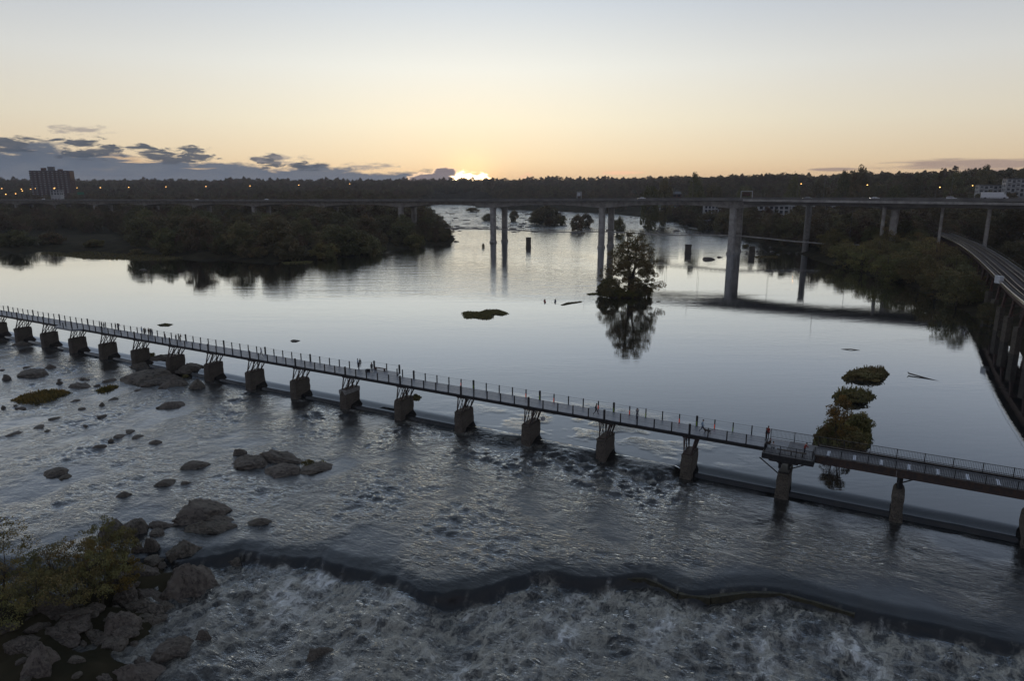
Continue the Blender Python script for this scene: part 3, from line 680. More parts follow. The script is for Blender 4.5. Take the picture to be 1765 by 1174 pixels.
# ------------------------------------------------------------------ old sill under the water (lower weir)
mb = MB()
for (x, y) in [((1068, 992), (1112, 992)), ((1112, 992), (1140, 1003)), ((1140, 1003), (1170, 1019)), ((1170, 1019), (1225, 1026)), ((1225, 1025), (1285, 1017)), ((1285, 1017), (1345, 1018)), ((1345, 1018), (1402, 1032)), ((1402, 1032), (1475, 1054))]:
    a = g(x[0], x[1] + 4, -1.5); b_ = g(y[0], y[1] + 4, -1.5)
    mb.beam((a[0], a[1] + .12, -1.95), (b_[0], b_[1] + .12, -1.95), .5, .8)
tag(mb.obj('weir_sill', M['mason_wet']), 'mossy concrete sill showing under the lip of the lower weir', 'weir')
# ------------------------------------------------------------------ highway bridge
hA = np.array([-9., 477.]); hd = np.array([.865, -.503]); hd /= np.hypot(*hd); hn = np.array([-hd[1], hd[0]])
def hz(t): return float(np.interp(t, [-1500, -1100, -650, -300, 0, 80, 160, 290, 450, 800], [15, 18.5, 22.3, 25.2, 28.3, 29.4, 30.4, 31.2, 31.8, 32.2]))
def H(t, s, z=0.0):
    return (hA[0] + hd[0]*t + hn[0]*s, hA[1] + hd[1]*t + hn[1]*s, z)
HSP = 79.5; hb = thing('highway_bridge', 'long concrete box girder highway bridge on tall twin columns spanning the river', 'road bridge', (0, 0, 0))
def hsec(mb, t0, t1, prof, step=4.0):
    n = max(1, int(round((t1 - t0) / step))); b = len(mb.v); m_ = len(prof(t0)); vs = []
    for i in range(n + 1):
        t = t0 + (t1 - t0) * i / n; vs += [H(t, s, z) for s, z in prof(t)]
    fs = [(i*m_+j, i*m_+(j+1)%m_, (i+1)*m_+(j+1)%m_, (i+1)*m_+j) for i in range(n) for j in range(m_)] + [tuple(range(m_))[::-1], tuple(n*m_ + j for j in range(m_))]
    mb.add(vs, fs)
piers_t = [i * HSP for i in range(-14, 6)]
def depth(t):
    ph = (t / HSP) - round(t / HSP); return 2.5 + 2.1 * (1 - min(1, abs(ph) * 2.6)) ** 1.7
for i in range(-14, 6):
    t0, t1 = (i - .5) * HSP, (i + .5) * HSP
    mb = MB(); hsec(mb, t0, t1, lambda t: [(-11.2, hz(t) - .35), (11.2, hz(t) - .35), (11.2, hz(t)), (-11.2, hz(t))], 16); mb.obj('deck_slab', M['conc_dk'], hb)
    mb = MB(); hsec(mb, t0, t1, lambda t: [(-7.6, hz(t) - .353 - depth(t)), (7.6, hz(t) - .353 - depth(t)), (8.6, hz(t) - .353), (-8.6, hz(t) - .353)]); mb.obj('box_girder', M['conc'], hb)
    mb = MB(); hsec(mb, t0, t1, lambda t: [(-10.9, hz(t) + .004), (10.9, hz(t) + .004), (10.9, hz(t) + .06), (-10.9, hz(t) + .06)], 16); mb.obj('carriageway', M['asphalt'], hb)
    for s in (-11.2, 11.2, 0):
        w = .2 if s else .25; mb = MB(); zz = .95 if s else .8
        hsec(mb, t0, t1, lambda t: [(s - w, hz(t) + (.004 if s == 0 else -.45)), (s + w, hz(t) + (.004 if s == 0 else -.45)), (s + w*.6, hz(t) + zz), (s - w*.6, hz(t) + zz)], 16)
        mb.obj('parapet', M['conc_dk'] if s else M['conc'], hb)
    mb = MB()
    for q in range(27):
        tq = t0 + q * 3.0; mb.beam(H(tq, -11.2, hz(tq) + .9), H(tq, -11.2, hz(tq) + 1.55), .08)
    mb.tube([H(t0 + q*8, -11.2, hz(t0+q*8) + 1.55) for q in range(11)], .045, 4); mb.tube([H(t0 + q*8, -11.2, hz(t0+q*8) + 1.22) for q in range(11)], .035, 4)
    o = mb.obj('railing', M['conc_dk'], hb); o['kind'] = 'stuff'
for i in range(-12, 5):
    t = i * HSP; zt = hz(t) - .35 - depth(t)
    pr = None
    for s in (-7.6, 7.6):
        x, y, _ = H(t, s); w = 1.75 if i != 2 else 1.9; zb = min(gz(x, y), 0) - 1.5
        mb = MB(); n = 10
        def ring(r, z, rr=1.0): return [(x + hd[0]*a*r + hn[0]*b*r*rr, y + hd[1]*a*r + hn[1]*b*r*rr, z) for a, b in [(-1, -.6), (-.6, -1), (.6, -1), (1, -.6), (1, .6), (.6, 1), (-.6, 1), (-1, .6)]]
        rows = [ring(w * 1.22, zb), ring(w * 1.22, 1.0), ring(w, 1.6), ring(w, zt * .55), ring(w, zt - 2.2), ring(w * 1.12, zt + .05)]
        vs = [p for r in rows for p in r]
        mb.add(vs, [(k*8+j, k*8+(j+1)%8, (k+1)*8+(j+1)%8, (k+1)*8+j) for k in range(5) for j in range(8)])
        mb.obj('column', M['conc'], hb)
# near-side slip road that leaves the bridge on the right
def rampc(u):   # u 0..1
    t = 165 + u * 250; s = -9 - 16 * u ** 1.6; return t, s, hz(t) - .4 - 2.4 * u
mb = MB(); mg = MB(); mpp = MB(); nst = 40
rows = [rampc(i / nst) for i in range(nst + 1)]
def rsec(mb, prof):
    m_ = len(prof); vs = []
    for t, s, z in rows: vs += [H(t, s + ds, z + dz) for ds, dz in prof]
    mb.add(vs, [(i*m_+j, i*m_+(j+1)%m_, (i+1)*m_+(j+1)%m_, (i+1)*m_+j) for i in range(nst) for j in range(m_)] + [tuple(range(m_))[::-1], tuple(nst*m_+j for j in range(m_))])
sr = thing('slip_road', 'lower slip road leaving the near side of the highway bridge over the wooded bank', 'road bridge', (0, 0, 0))
rsec(mb, [(-5.2, -.3), (5.2, -.3), (5.2, 0), (-5.2, 0)]); mb.obj('deck_slab', M['conc_dk'], sr)
rsec(mg, [(-3, -2.0), (3, -2.0), (3.6, -.303), (-3.6, -.303)]); mg.obj('girder', M['conc_dk'], sr)
rsec(mpp, [(-5.3, -.35), (-5.0, -.35), (-5.05, .85), (-5.25, .85)]); mpp.obj('parapet', M['conc'], sr)
for (px, py, ru) in ((1387, 437, 1.65), (1508, 385, .85), (1621, 387, .65), (1703, 398, .85)):
    # single columns, feet found on the ground along the line of the slip road
    if px == 1387: X, Y, _ = g(px, py); zt = 27.9
    else:
        best = min(rows, key=lambda r: abs(pj(*H(r[0], r[1], 5.0))[0] - px)); X, Y, _ = H(best[0], best[1]); zt = best[2] - 1.9
    mb = MB(); mb.tube([(X, Y, gz(X, Y) - 2), (X, Y, 12), (X, Y, zt - 1.2), (X, Y, zt)], [ru*1.05, ru, ru, ru*1.35], 12); mb.obj('column', M['conc_pale'] if px == 1387 else M['conc'], sr if px != 1387 else hb)
# lamp posts along the highway
def lamp_proto(lit, name='street_lamp'):
    rt = thing(name, '', 'street lamp')
    mb = MB(); mb.tube([(0, 0, 0), (0, 0, 5), (0, 0, 10.2)], [.13, .10, .07], 6); mb.tube([(0, 0, 10.1), (.9, 0, 10.7), (2.2, 0, 10.9)], .05, 5); mb.obj('pole', M['conc_dk'], rt)
    mb = MB(); mb.box((2.4, 0, 10.86), (.8, .34, .16)); mb.obj('lamp_head', M['sign_grey'], rt)
    if lit:
        mb = MB(); b = len(mb.v); import itertools
        mb.tube([(2.4, 0, 10.35), (2.4, 0, 10.5), (2.4, 0, 10.78)], [.30, .46, .30], 8); mb.obj('bulb', M[lit], rt)
    return rt
lp0 = lamp_proto(None); first = True
lamp_named = {1: 'tall unlit lamp post on the highway bridge above the gap right of the sun', }
ks = 0
for t in [-1040, -960, -880, -800, -725, -640, -560, -480, -400, -320, -240, -165, -80, 8, 70, 130, 205, 262, 330]:
    s = 11.0 if ks % 2 else -11.0; p = H(t, s, hz(t))
    px = pj(*p)[0]
    if not -60 < px < 1820: ks += 1; continue
    lab = 'unlit grey lamp post on the highway bridge with its arm over the carriageway'
    rzz = math.atan2(-hn[1]*s, -hn[0]*s)
    o = lp0 if first else dup(lp0)
    o.location = p; o.rotation_euler = (0, 0, rzz); tag(o, lab, 'street lamp', 'lamp posts along the highway bridge'); first = False; ks += 1
# sign gantries
def gantry(t, w, h, lab, m_):
    p = H(t, 9.0, hz(t)); rt = thing('sign_gantry', lab, 'road sign', p, math.atan2(hd[1], hd[0]))
    mb = MB(); mb.beam((-w/2, 0, 0), (-w/2, 0, h), .35); mb.beam((w/2, 0, 0), (w/2, 0, h), .35); mb.beam((-w/2, 0, h), (w/2, 0, h), .4); mb.obj('frame', M['white'], rt)
    mb = MB(); mb.box((0, -.3, h - 1.6), (w * .7, .12, 2.2)); mb.obj('sign_board', m_, rt)
gantry(162, 6.3, 4.6, 'pale square sign gantry on the highway bridge over the right twin column', M['rust'])
gantry(56, 3.0, 5.2, 'small grey sign frame on the highway bridge over the middle twin columns', M['sign_grey'])
# ------------------------------------------------------------------ vehicles
def car(name, lab, cat, paint, kind='car', lights=False):
    rt = thing(name, lab, cat)
    if kind == 'car':
        prof = [(-2.2, .35), (-2.25, .8), (-1.9, .95), (-1.2, 1.02), (-.75, 1.42), (.7, 1.45), (1.35, 1.0), (2.15, .85), (2.25, .4)]; w = .88
    elif kind == 'suv':
        prof = [(-2.3, .4), (-2.35, 1.1), (-2.1, 1.75), (.5, 1.78), (1.1, 1.15), (2.2, 1.0), (2.3, .45)]; w = .95
    else:
        prof = [(-5.4, .6), (-5.4, 3.3), (3.4, 3.3), (3.5, 2.5), (4.2, 2.4), (4.6, 1.5), (5.4, 1.3), (5.5, .5)]; w = 1.2
    n = len(prof); mb = MB()
    vs = []
    for sgn in (-1, 1):
        for x, z in prof: vs.append((x, sgn * w * (1 if z < 1.05 or kind == 'truck' else .84), z))
    mb.add(vs, [tuple(range(n)), tuple(range(2*n-1, n-1, -1))] + [(j, n + j, n + (j+1) % n, (j+1) % n) for j in range(n)]); mb.obj('body', paint, rt)
    mb = MB()
    if kind == 'truck': mb.box((4.22, 0, 1.95), (.5, 2.3, .7))
    else:
        hgt = 1.22 if kind == 'car' else 1.4; ln = 1.7 if kind == 'car' else 2.6
        mb.box((-.1 if kind == 'car' else -.7, 0, hgt), (ln, w * 1.80, .28))
    mb.obj('window', M['glass'], rt)
    xs = (-1.35, 1.4) if kind != 'truck' else (-3.6, 3.9)
    r = .33 if kind != 'truck' else .5
    for x in xs:
        for y in (-w, w):
            mb = MB(); mb.tube([(x, y - .1, r), (x, y + .1, r)], r, 10); mb.obj('wheel', M['tyre'], rt)
    if lights:
        for y in (-.6, .6):
            mb = MB(); L = prof[-1][0] + .02; mb.box((L, y, .72), (.08, .3, .2)); mb.obj('headlight', M['headlight'], rt)
    return rt
rr = math.atan2(hd[1], hd[0])
hcars = [(-236, 4, 'car', 'car_white', 'white car on the highway bridge behind the left wood, third from the left edge'),
         (-330, 4, 'car', 'car_white', 'white car on the highway bridge above the left haunch over the wood'),
         (-600, 4, 'suv', 'car_white', 'white car leftmost on the highway bridge'),
         (100, 6, 'car', 'car_white', 'white car on the highway bridge between the middle and right twin columns'),
         (195, 7, 'car', 'car_grey', 'grey car on the highway bridge just right of the tall right column'),
         (228, 7, 'car', 'car_white', 'white car on the highway bridge left of the thin lone column on the bank'),
         (262, -6, 'suv', 'car_white', 'white car on the highway bridge just left of the white box truck'),
         (279, -6, 'truck', 'car_white', 'white box truck crossing the right end of the highway bridge')]
for t, s, kd, pt, lab in hcars:
    o = car('truck' if kd == 'truck' else 'car', lab, 'truck' if kd == 'truck' else 'car', M[pt], kd, lights=kd != 'truck'); o.location = H(t, s, hz(t) + .06); o.rotation_euler = (0, 0, rr if s < 0 else rr + math.pi)
    if kd == 'truck': o.location.z += .45
# ------------------------------------------------------------------ hanging footbridge under the highway
wz = lambda t: float(np.interp(t, [-330, -80, 0, 80, 160, 240, 330], [9.5, 9.2, 8.3, 9.3, 9.6, 6.5, 5.0])) + .5 * math.cos(t / 79.5 * 2 * math.pi) 
wk = thing('hanging_footbridge', 'thin pale footbridge slung below the highway bridge just over the water', 'footbridge', (0, 0, 0))
for i in range(-20, 15):
    a, b_ = i * 16, (i + 1) * 16
    mb = MB(); mb.beam(H(a, 0, wz(a)), H(b_, 0, wz(b_)), 3.2, .5); mb.obj('deck_panel', M['conc'], wk)
    mb = MB()
    for s in (-1.5, 1.5):
        mb.beam(H(a, s, wz(a) + 1.35), H(b_, s, wz(b_) + 1.35), .10)
        for q in range(6): tq = a + q * 16/6; mb.beam(H(tq, s, wz(tq)), H(tq, s, wz(tq) + 1.35), .12)
    o = mb.obj('railing_panel', M['steel'], wk); o['kind'] = 'stuff'
for i in range(-4, 4):
    for f in (.25, .5, .75):
        t = (i + f) * HSP
        for s in (-1.55, 1.55):
            mb = MB(); mb.tube([H(t, s, wz(t)), H(t, s, hz(t) - 2.7)], .05, 4); mb.obj('hanger', M['wire'], wk)
# ------------------------------------------------------------------ railway viaduct on the right
vp_px = [(1592, 388), (1612, 397), (1640, 408), (1668, 420), (1700, 440), (1735, 468), (1768, 497)]
vz = lambda i: 12.6
vpts = [Vector((g(x, y, 12.6)[0], g(x, y, 12.6)[1], 12.6)) for x, y in vp_px]
vpts = [vpts[0] + (vpts[0] - vpts[1]) * 2.5] + vpts
dl = (vpts[-1] - vpts[-2]).normalized()
for k_ in range(9): dl = (dl + Vector((.01 * k_, -.05, 0))).normalized(); vpts.append(vpts[-1] + dl * 25)
def resample(pts, step):
    out = []; 
    def cr(p0, p1, p2, p3, t): return .5 * ((2*p1) + (p2-p0)*t + (2*p0-5*p1+4*p2-p3)*t*t + (3*p1-p0-3*p2+p3)*t**3)
    for i in range(len(pts)-1):
        p0 = pts[max(i-1, 0)]; p3 = pts[min(i+2, len(pts)-1)]; n = max(1, int((pts[i+1]-pts[i]).length / step))
        for k in range(n): out.append(cr(p0, pts[i], pts[i+1], p3, k/n))
    out.append(pts[-1]); return out
vl = resample(vpts, 3.0)
via = thing('railway_viaduct', 'curving steel railway viaduct on slender towers along the right bank', 'railway bridge', (0, 0, 0))
def sweep(mb, line, prof):
    m_ = len(prof); vs = []; n = len(line)
    for i, p in enumerate(line):
        d = (line[min(i+1, n-1)] - line[max(i-1, 0)]).normalized(); nn = Vector((-d.y, d.x, 0)).normalized()
        vs += [p + nn * s + Vector((0, 0, z)) for s, z in prof]
    mb.add(vs, [(i*m_+j, i*m_+(j+1)%m_, (i+1)*m_+(j+1)%m_, (i+1)*m_+j) for i in range(n-1) for j in range(m_)] + [tuple(range(m_)), tuple((n-1)*m_+j for j in range(m_))[::-1]])
CN = 7
for c in range(0, len(vl) - 1, CN):
    seg = vl[c:c + CN + 1]
    if len(seg) < 2: continue
    for s in (-2.6, 2.6):
        mb = MB(); sweep(mb, seg, [(s - .25, -2.3), (s + .25, -2.3), (s + .25, -.3), (s - .25, -.3)]); mb.obj('girder', M['rust'], via)
    mb = MB(); sweep(mb, seg, [(-4.2, -.3), (4.2, -.3), (4.2, 0), (-4.2, 0)]); mb.obj('deck_slab', M['ballast'], via)
    for s in (-4.25, 4.25):
        mb = MB(); sweep(mb, seg, [(s - .1, -.3), (s + .1, -.3), (s + .1, .28), (s - .1, .28)]); mb.obj('edge_beam', M['rail'] if s < 0 else M['conc_dk'], via)
    for s in (-2.55, -1.1, 1.1, 2.55):
        mb = MB(); sweep(mb, seg, [(s - .05, .10), (s + .05, .10), (s + .05, .28), (s - .05, .28)]); mb.obj('rail', M['rail'], via)
    mb = MB()
    for i in range(len(seg) - 1):
        d = (seg[i+1] - seg[i]).normalized(); nn = Vector((-d.y, d.x, 0))
        for q in range(4):
            p = seg[i].lerp(seg[i+1], q / 4)
            for s in (-1.83, 1.83): mb.box(p + nn * s + Vector((0, 0, .05)), (.28, 2.5, .12), (d, nn, Vector((0, 0, 1))))
    o = mb.obj('sleeper', M['tie'], via); o['kind'] = 'stuff'
    # walkway rail on the river side
    mb = MB()
    for s in (-4.25, 4.25):
        mb.tube([seg[i] + Vector((-(seg[min(i+1, len(seg)-1)]-seg[max(i-1,0)]).normalized().y, (seg[min(i+1, len(seg)-1)]-seg[max(i-1,0)]).normalized().x, 0)) * s + Vector((0, 0, 1.1)) for i in range(len(seg))], .04, 4)
    o = mb.obj('handrail', M['wire'], via); o['kind'] = 'stuff'
for c in range(4, len(vl) - 2, 5):
    p = vl[c]; d = (vl[c+1] - vl[c-1]).normalized(); nn = Vector((-d.y, d.x, 0))
    if p.y < -20: continue
    zb = min(gz(p.x, p.y), 3) - 1.5
    mb = MB(); mb.beam(p + nn * -3.2 + Vector((0, 0, -2.5)), p + nn * 3.2 + Vector((0, 0, -2.5)), .7, .35); tw = mb.obj('tower', M['rust'], via)
    for s in (-2.9, 2.9):
        a = p + nn * s; a.z = 10.0; m_ = p + nn * (s * 1.12); m_.z = 6.2; m2_ = p + nn * (s * 1.22); m2_.z = 6.2
        m2 = MB(); m2.beam(m_, a, .55); m2.obj('leg', M['rust'], tw)
        m3 = MB(); bb = m2_.copy(); bb.z = zb; m3.beam(bb, m2_ + Vector((0, 0, .1)), 1.5, 1.3); m3.obj('footing', M['mason'], tw)
    m2 = MB(); m2.beam(p + nn * -2.9 + Vector((0, 0, -6.2)), p + nn * 2.8 + Vector((0, 0, -2.9)), .2); m2.beam(p + nn * 2.9 + Vector((0, 0, -6.2)), p + nn * -2.8 + Vector((0, 0, -2.9)), .2); m2.obj('brace', M['rust'], tw)
# a signal cabinet beside the track
ip = min(range(len(vl)), key=lambda i: abs(pj(*vl[i])[0] - 1752)); p = vl[ip]
mb = MB(); mb.box((p.x - 4.9, p.y, 12.9), (1.0, 2.2, 2.0)); mb.obj('signal_cabinet', M['sign_grey'], via)
# ------------------------------------------------------------------ trees
def crown_mesh(seed, H_, Rr, n_cl, per, leaf, shape='round', mats=None, zlo=.25, cl_r=.30, dens_top=1.0, gaps=0.0):
    r = np.random.default_rng(seed); cs = []
    while len(cs) < n_cl:
        p = r.uniform(-1, 1, 3); rad = np.linalg.norm(p)
        if rad > 1 or rad < .35: continue
        x, y, z = p
        zz = zlo + (1 - zlo) * (z * .5 + .5)
        if shape == 'wide':
            rr_ = math.sqrt(r.uniform(.05, 1)) * (1.12 * (1 - z * .5 - .5) ** .62 * (1 - .45 * max(0, .16 - (z * .5 + .5)) / .16) + .10) * Rr; aa = r.uniform(0, 6.283)
            lob = 1 + .22 * math.sin(aa * 3 + zz * 9 + seed); cs.append((rr_ * lob * math.cos(aa), rr_ * lob * math.sin(aa), zz * H_, Rr * cl_r * r.uniform(.55, 1.35))); continue
        if shape == 'cone': f = 1.12 * (1 - (zz - zlo) / (1 - zlo)) ** .62 + .12
        elif shape == 'dome': f = 1.12 * math.sqrt(max(0.0, 1 - (zz * .97) ** 2)) ** .9
        elif shape == 'vase': f = .55 + .6 * math.sin(math.pi * (zz - zlo) / (1 - zlo))
        else: f = 1.0
        cs.append((x * Rr * f, y * Rr * f, zz * H_, Rr * cl_r * r.uniform(.6, 1.25)))
    cs = np.array(cs); tot = n_cl * per
    ci = np.repeat(np.arange(n_cl), per); d = r.standard_normal((tot, 3)); d /= np.linalg.norm(d, axis=1)[:, None]
    rad = r.uniform(.25, 1, tot) ** .45
    P = cs[ci, :3] + d * (cs[ci, 3] * rad)[:, None] * np.array([1, 1, .78])
    if gaps: keep = r.uniform(0, 1, tot) > gaps * (np.sin(P[:, 0]*1.7+seed) * np.sin(P[:, 1]*1.9) * np.sin(P[:, 2] * 1.3) > 0); P = P[keep]; d = d[keep]; ci = ci[keep]; tot = len(P)
    nrm = d + r.standard_normal((tot, 3)) * .75; nrm /= np.linalg.norm(nrm, axis=1)[:, None]
    a = np.cross(nrm, r.standard_normal((tot, 3))); a /= np.linalg.norm(a, axis=1)[:, None] + 1e-9; b = np.cross(nrm, a)
    L = leaf * r.uniform(.6, 1.3, tot)[:, None]
    V = np.stack([P - a * L * .5, P + b * L * .34, P + a * L * .55, P - b * L * .34], 1).reshape(-1, 3)
    Fq = np.arange(tot * 4).reshape(-1, 4)
    clt = r.uniform(0, 1, n_cl); tint = np.clip(clt[ci] * .75 + r.uniform(0, .25, tot), 0, 1)
    return np_mesh('crown', V, Fq, mats, False, {'tint': np.repeat(tint, 4)}), cs
def trunk_mesh(seed, H_, cs, r0, stems=1, spread=.12):
    rnd = random.Random(seed); mb = MB(); cs = sorted([tuple(c) for c in cs], key=lambda c: rnd.random())
    for s in range(stems):
        a = rnd.uniform(0, 6.28); off = spread * H_ * (s > 0 or stems > 1)
        pts = [(.35 * off * math.cos(a) * (stems > 1), .35 * off * math.sin(a) * (stems > 1), -1.2)]
        for k in range(1, 7):
            f = k / 6; pts.append((off * math.cos(a) * f + rnd.uniform(-.02, .02) * H_, off * math.sin(a) * f + rnd.uniform(-.02, .02) * H_, H_ * .93 * f))
        mb.tube(pts, [r0 * (1 - .85 * k / 6) for k in range(7)], 6)
        for c in cs[s::stems][:max(3, 12 // stems)]:
            zf = min(.9, max(.12, (c[2] / H_) * .62)); k = zf / .93 * 6; i0 = int(k); f = k - i0; p = Vector(pts[i0]).lerp(Vector(pts[min(6, i0+1)]), f)
            q = Vector(c[:3]); m_ = p.lerp(q, .55) + Vector((0, 0, -.03 * H_)); rr_ = r0 * (1 - .85 * zf) * .45
            mb.tube([p, m_, q], [rr_, rr_ * .65, rr_ * .2], 4)
    return mb.mesh('trunk', [M['bark']], True)
def tree_proto(name, seed, H_, Rr, n_cl, per, leaf, mat_, r0=.25, stems=1, spread=.1, **kw):
    cm, cs = crown_mesh(seed, H_, Rr, n_cl, per, leaf, mats=[mat_], **kw); tm = trunk_mesh(seed, H_, cs, r0, stems, spread)
    return name, cm, tm
protos = [tree_proto('leafy_tree', 31, 15, 5.6, 46, 62, .62, M['leaf'], .3, 1, cl_r=.34),
          tree_proto('leafy_tree', 32, 13, 6.0, 52, 60, .62, M['leaf'], .3, 2, .10, cl_r=.33),
          tree_proto('leafy_tree', 33, 17, 5.2, 46, 62, .62, M['leaf'], .32, 1, shape='vase', cl_r=.36),
          tree_proto('leafy_tree', 34, 14, 5.0, 40, 66, .60, M['leaf'], .3, 1, shape='cone', cl_r=.38),
          tree_proto('leafy_tree', 35, 12, 6.4, 56, 56, .62, M['leaf'], .3, 3, .12, zlo=.12, cl_r=.30),
          tree_proto('leafy_tree', 36, 18, 6.0, 50, 50, .60, M['leaf'], .32, 2, .10, shape='vase', gaps=.5, cl_r=.30)]
bush_p = [tree_proto('bush', 41, 5, 3.4, 44, 95, .46, M['leaf'], .1, 3, .2, zlo=.0, cl_r=.34, shape='dome'), tree_proto('bush', 42, 3.6, 2.9, 36, 95, .40, M['leaf_olive'], .08, 3, .25, zlo=0, cl_r=.36, shape='dome')]
wood_p = [tree_proto('leafy_tree', 131 + k, H_, R_, 64, 62, .82, M['leaf'], .3, 2, .10, shape=sh, zlo=zl, cl_r=cr) for k, (H_, R_, sh, zl, cr) in enumerate([(15, 6.4, 'round', .03, .36), (14, 7.2, 'round', .02, .33), (17, 6.0, 'vase', .06, .38), (15, 6.4, 'cone', .03, .38), (12, 7.4, 'round', .0, .32), (18, 6.6, 'vase', .05, .34)])]
def tree_label(px, py, s, base, lm, rows):
    a = next(t for x, t in lm if px < x); b = next(t for y, t in rows if py < y); c = 'tall' if s > 1.08 else ('low' if s < .85 else 'middling')
    return f'{c} {base} {b} {a}'
LM_L = [(60, 'at the left frame edge'), (150, 'under the left haunch of the highway'), (250, 'behind the marsh pools'), (330, 'by the lone brown bush'), (400, 'left of its highest part'), (470, 'below the highway haunch'), (540, 'right of its highest part'), (610, 'where the shore bulges out'), (680, 'left of the hidden column'), (730, 'before the hidden column'), (9999, 'near the pointed tip')]
RW_L = [(385, 'at the left wood back'), (412, 'deep in the left wood'), (432, 'in the left wood'), (9999, 'on the shore of the left wood')]
LM_R = [(1330, 'left of the lone column'), (1440, 'behind the lone column'), (1500, 'where the bank juts out'), (1560, 'in the middle of the bank'), (1620, 'below the railway end'), (1680, 'left of the railway'), (1740, 'by the first viaduct towers'), (9999, 'by the right frame edge')]
RW_R = [(390, 'high up the bank'), (430, 'halfway up the bank'), (480, 'low on the right bank'), (9999, 'over the water')]
def plant_tree(pr, x, y, z, sc, label, group=None, cat='tree', rz=None, sz=None, name=None):
    rt = thing(name or pr[0], label, cat, (x, y, z), random.uniform(0, 6.28) if rz is None else rz, group)
    rt.scale = (sc, sc, (sz or sc)); link('trunk', pr[2], rt); link('crown', pr[1], rt); return rt
def scatter(poly_px, n, dmin, z=0, seed=1, tries=40, gmin=.5):
    "random spots on the ground inside a region given on the photo's ground plane"
    r = random.Random(seed); P = [g(x, y, z)[:2] for x, y in poly_px]; xs = [p[0] for p in P]; ys = [p[1] for p in P]; out = []
    cand = []
    for _ in range(n * tries): cand.append((r.uniform(min(xs), max(xs)), r.uniform(min(ys), max(ys))))
    A = np.array(cand); ok = in_poly(A[:, 0], A[:, 1], P); A = A[ok]; hz_ = ground_z(A[:, 0], A[:, 1]); A = A[hz_ > gmin]; hz_ = hz_[hz_ > gmin]
    kept = []
    for (x, y), h in zip(A, hz_):
        if len(kept) >= n: break
        if all((x-a)**2 + (y-b)**2 > dmin*dmin for a, b, _ in kept): kept.append((x, y, h))
    return kept
count_t = 0
# left island wood, front rows first
isl_front = [(258, 443), (330, 445), (380, 445), (430, 450), (540, 447), (610, 440), (690, 429), (740, 423), (780, 418), (782, 412), (766, 400), (742, 389), (700, 378), (500, 385), (300, 400), (200, 408)]
sp1 = scatter(isl_front, 100, 7.6, seed=4)
for x, y, h in sp1:
    px, py = pj(x, y, h); pr = random.choice(protos)
    pr = random.choice(wood_p); s = random.uniform(1.0, 1.35)
    if px > 690: s *= .72
    if px > 750: s *= .75
    want = np.interp(px, [200, 300, 420, 520, 620, 700, 760, 790], [352, 350, 347, 348, 352, 360, 385, 398])   # crown line
    topmax = CAM_H - (want - 322) * (y * 1.0) / F
    s = min(s, max(.35, (topmax - h) / 15.5)); s *= random.uniform(.82, 1.0) if px < 700 else 1
    plant_tree(pr, x, y, h - .3, s * random.uniform(1.0, 1.18), tree_label(px, py, s, 'dark dense tree', LM_L, RW_L), 'trees of the left island wood', sz=s); count_t += 1
isl_back = [(-60, 412), (60, 408), (150, 410), (260, 402), (700, 380), (740, 366), (600, 366), (300, 366), (0, 366), (-120, 372)]
sp2 = scatter(isl_back, 48, 12, seed=5)
for x, y, h in sp2:
    px, py = pj(x, y, h); s = random.uniform(.9, 1.25); topmax = CAM_H - (350 - 322) * y / F + random.uniform(-2, 1); s = min(s, max(.5, (topmax - h) / 15.5))
    plant_tree(random.choice(wood_p), x, y, h - .3, s * 1.1, tree_label(px, py, s, 'dark tree', LM_L, RW_L), 'trees behind the left island', sz=s)
# bushes along the marsh in front of the left wood
for k, (x, y, w, hh) in enumerate([(290, 437, 50, 40), (235, 436, 26, 14), (385, 440, 40, 30), (165, 428, 40, 16), (30, 428, 60, 26), (-30, 440, 60, 40), (640, 436, 46, 34), (560, 443, 60, 40), (500, 446, 50, 36), (470, 440, 60, 60), (90, 425, 40, 20), (715, 424, 46, 34), (760, 416, 30, 20), (445, 446, 36, 26), (600, 438, 50, 44)]):
    X, Y, dd = g(x, y, 1.0); pr = bush_p[k % 2]; sc = w * dd / F / 7.2; szz = hh * dd / F / 5
    labs = ['round brown bush standing alone before the left wood at the marsh edge', 'low bush in the marsh right of the shallow pools', 'broad bush at the foot of the wood where the marsh ends', 'flat bush in the middle of the left marsh', 'bush on the shore near the left edge of the picture', 'bush at the very left edge of the shore',
            'bush overhanging the water near the right end of the left wood', 'wide low bush at the water in the middle of the left wood', 'rounded green bush at the waterline below the wood', 'tall full bush bulging from the front of the left wood', 'low thicket at the back of the left marsh', 'bush close to the pointed tip of the left island', 'smallest bush on the tip of the left island', 'low round bush at the waterline beside the marsh grass', 'dark bush leaning over the river from the left wood']
    plant_tree(pr, X, Y, gz(X, Y) - .2, sc, labs[k], 'bushes along the left shore', 'bush', sz=szz)
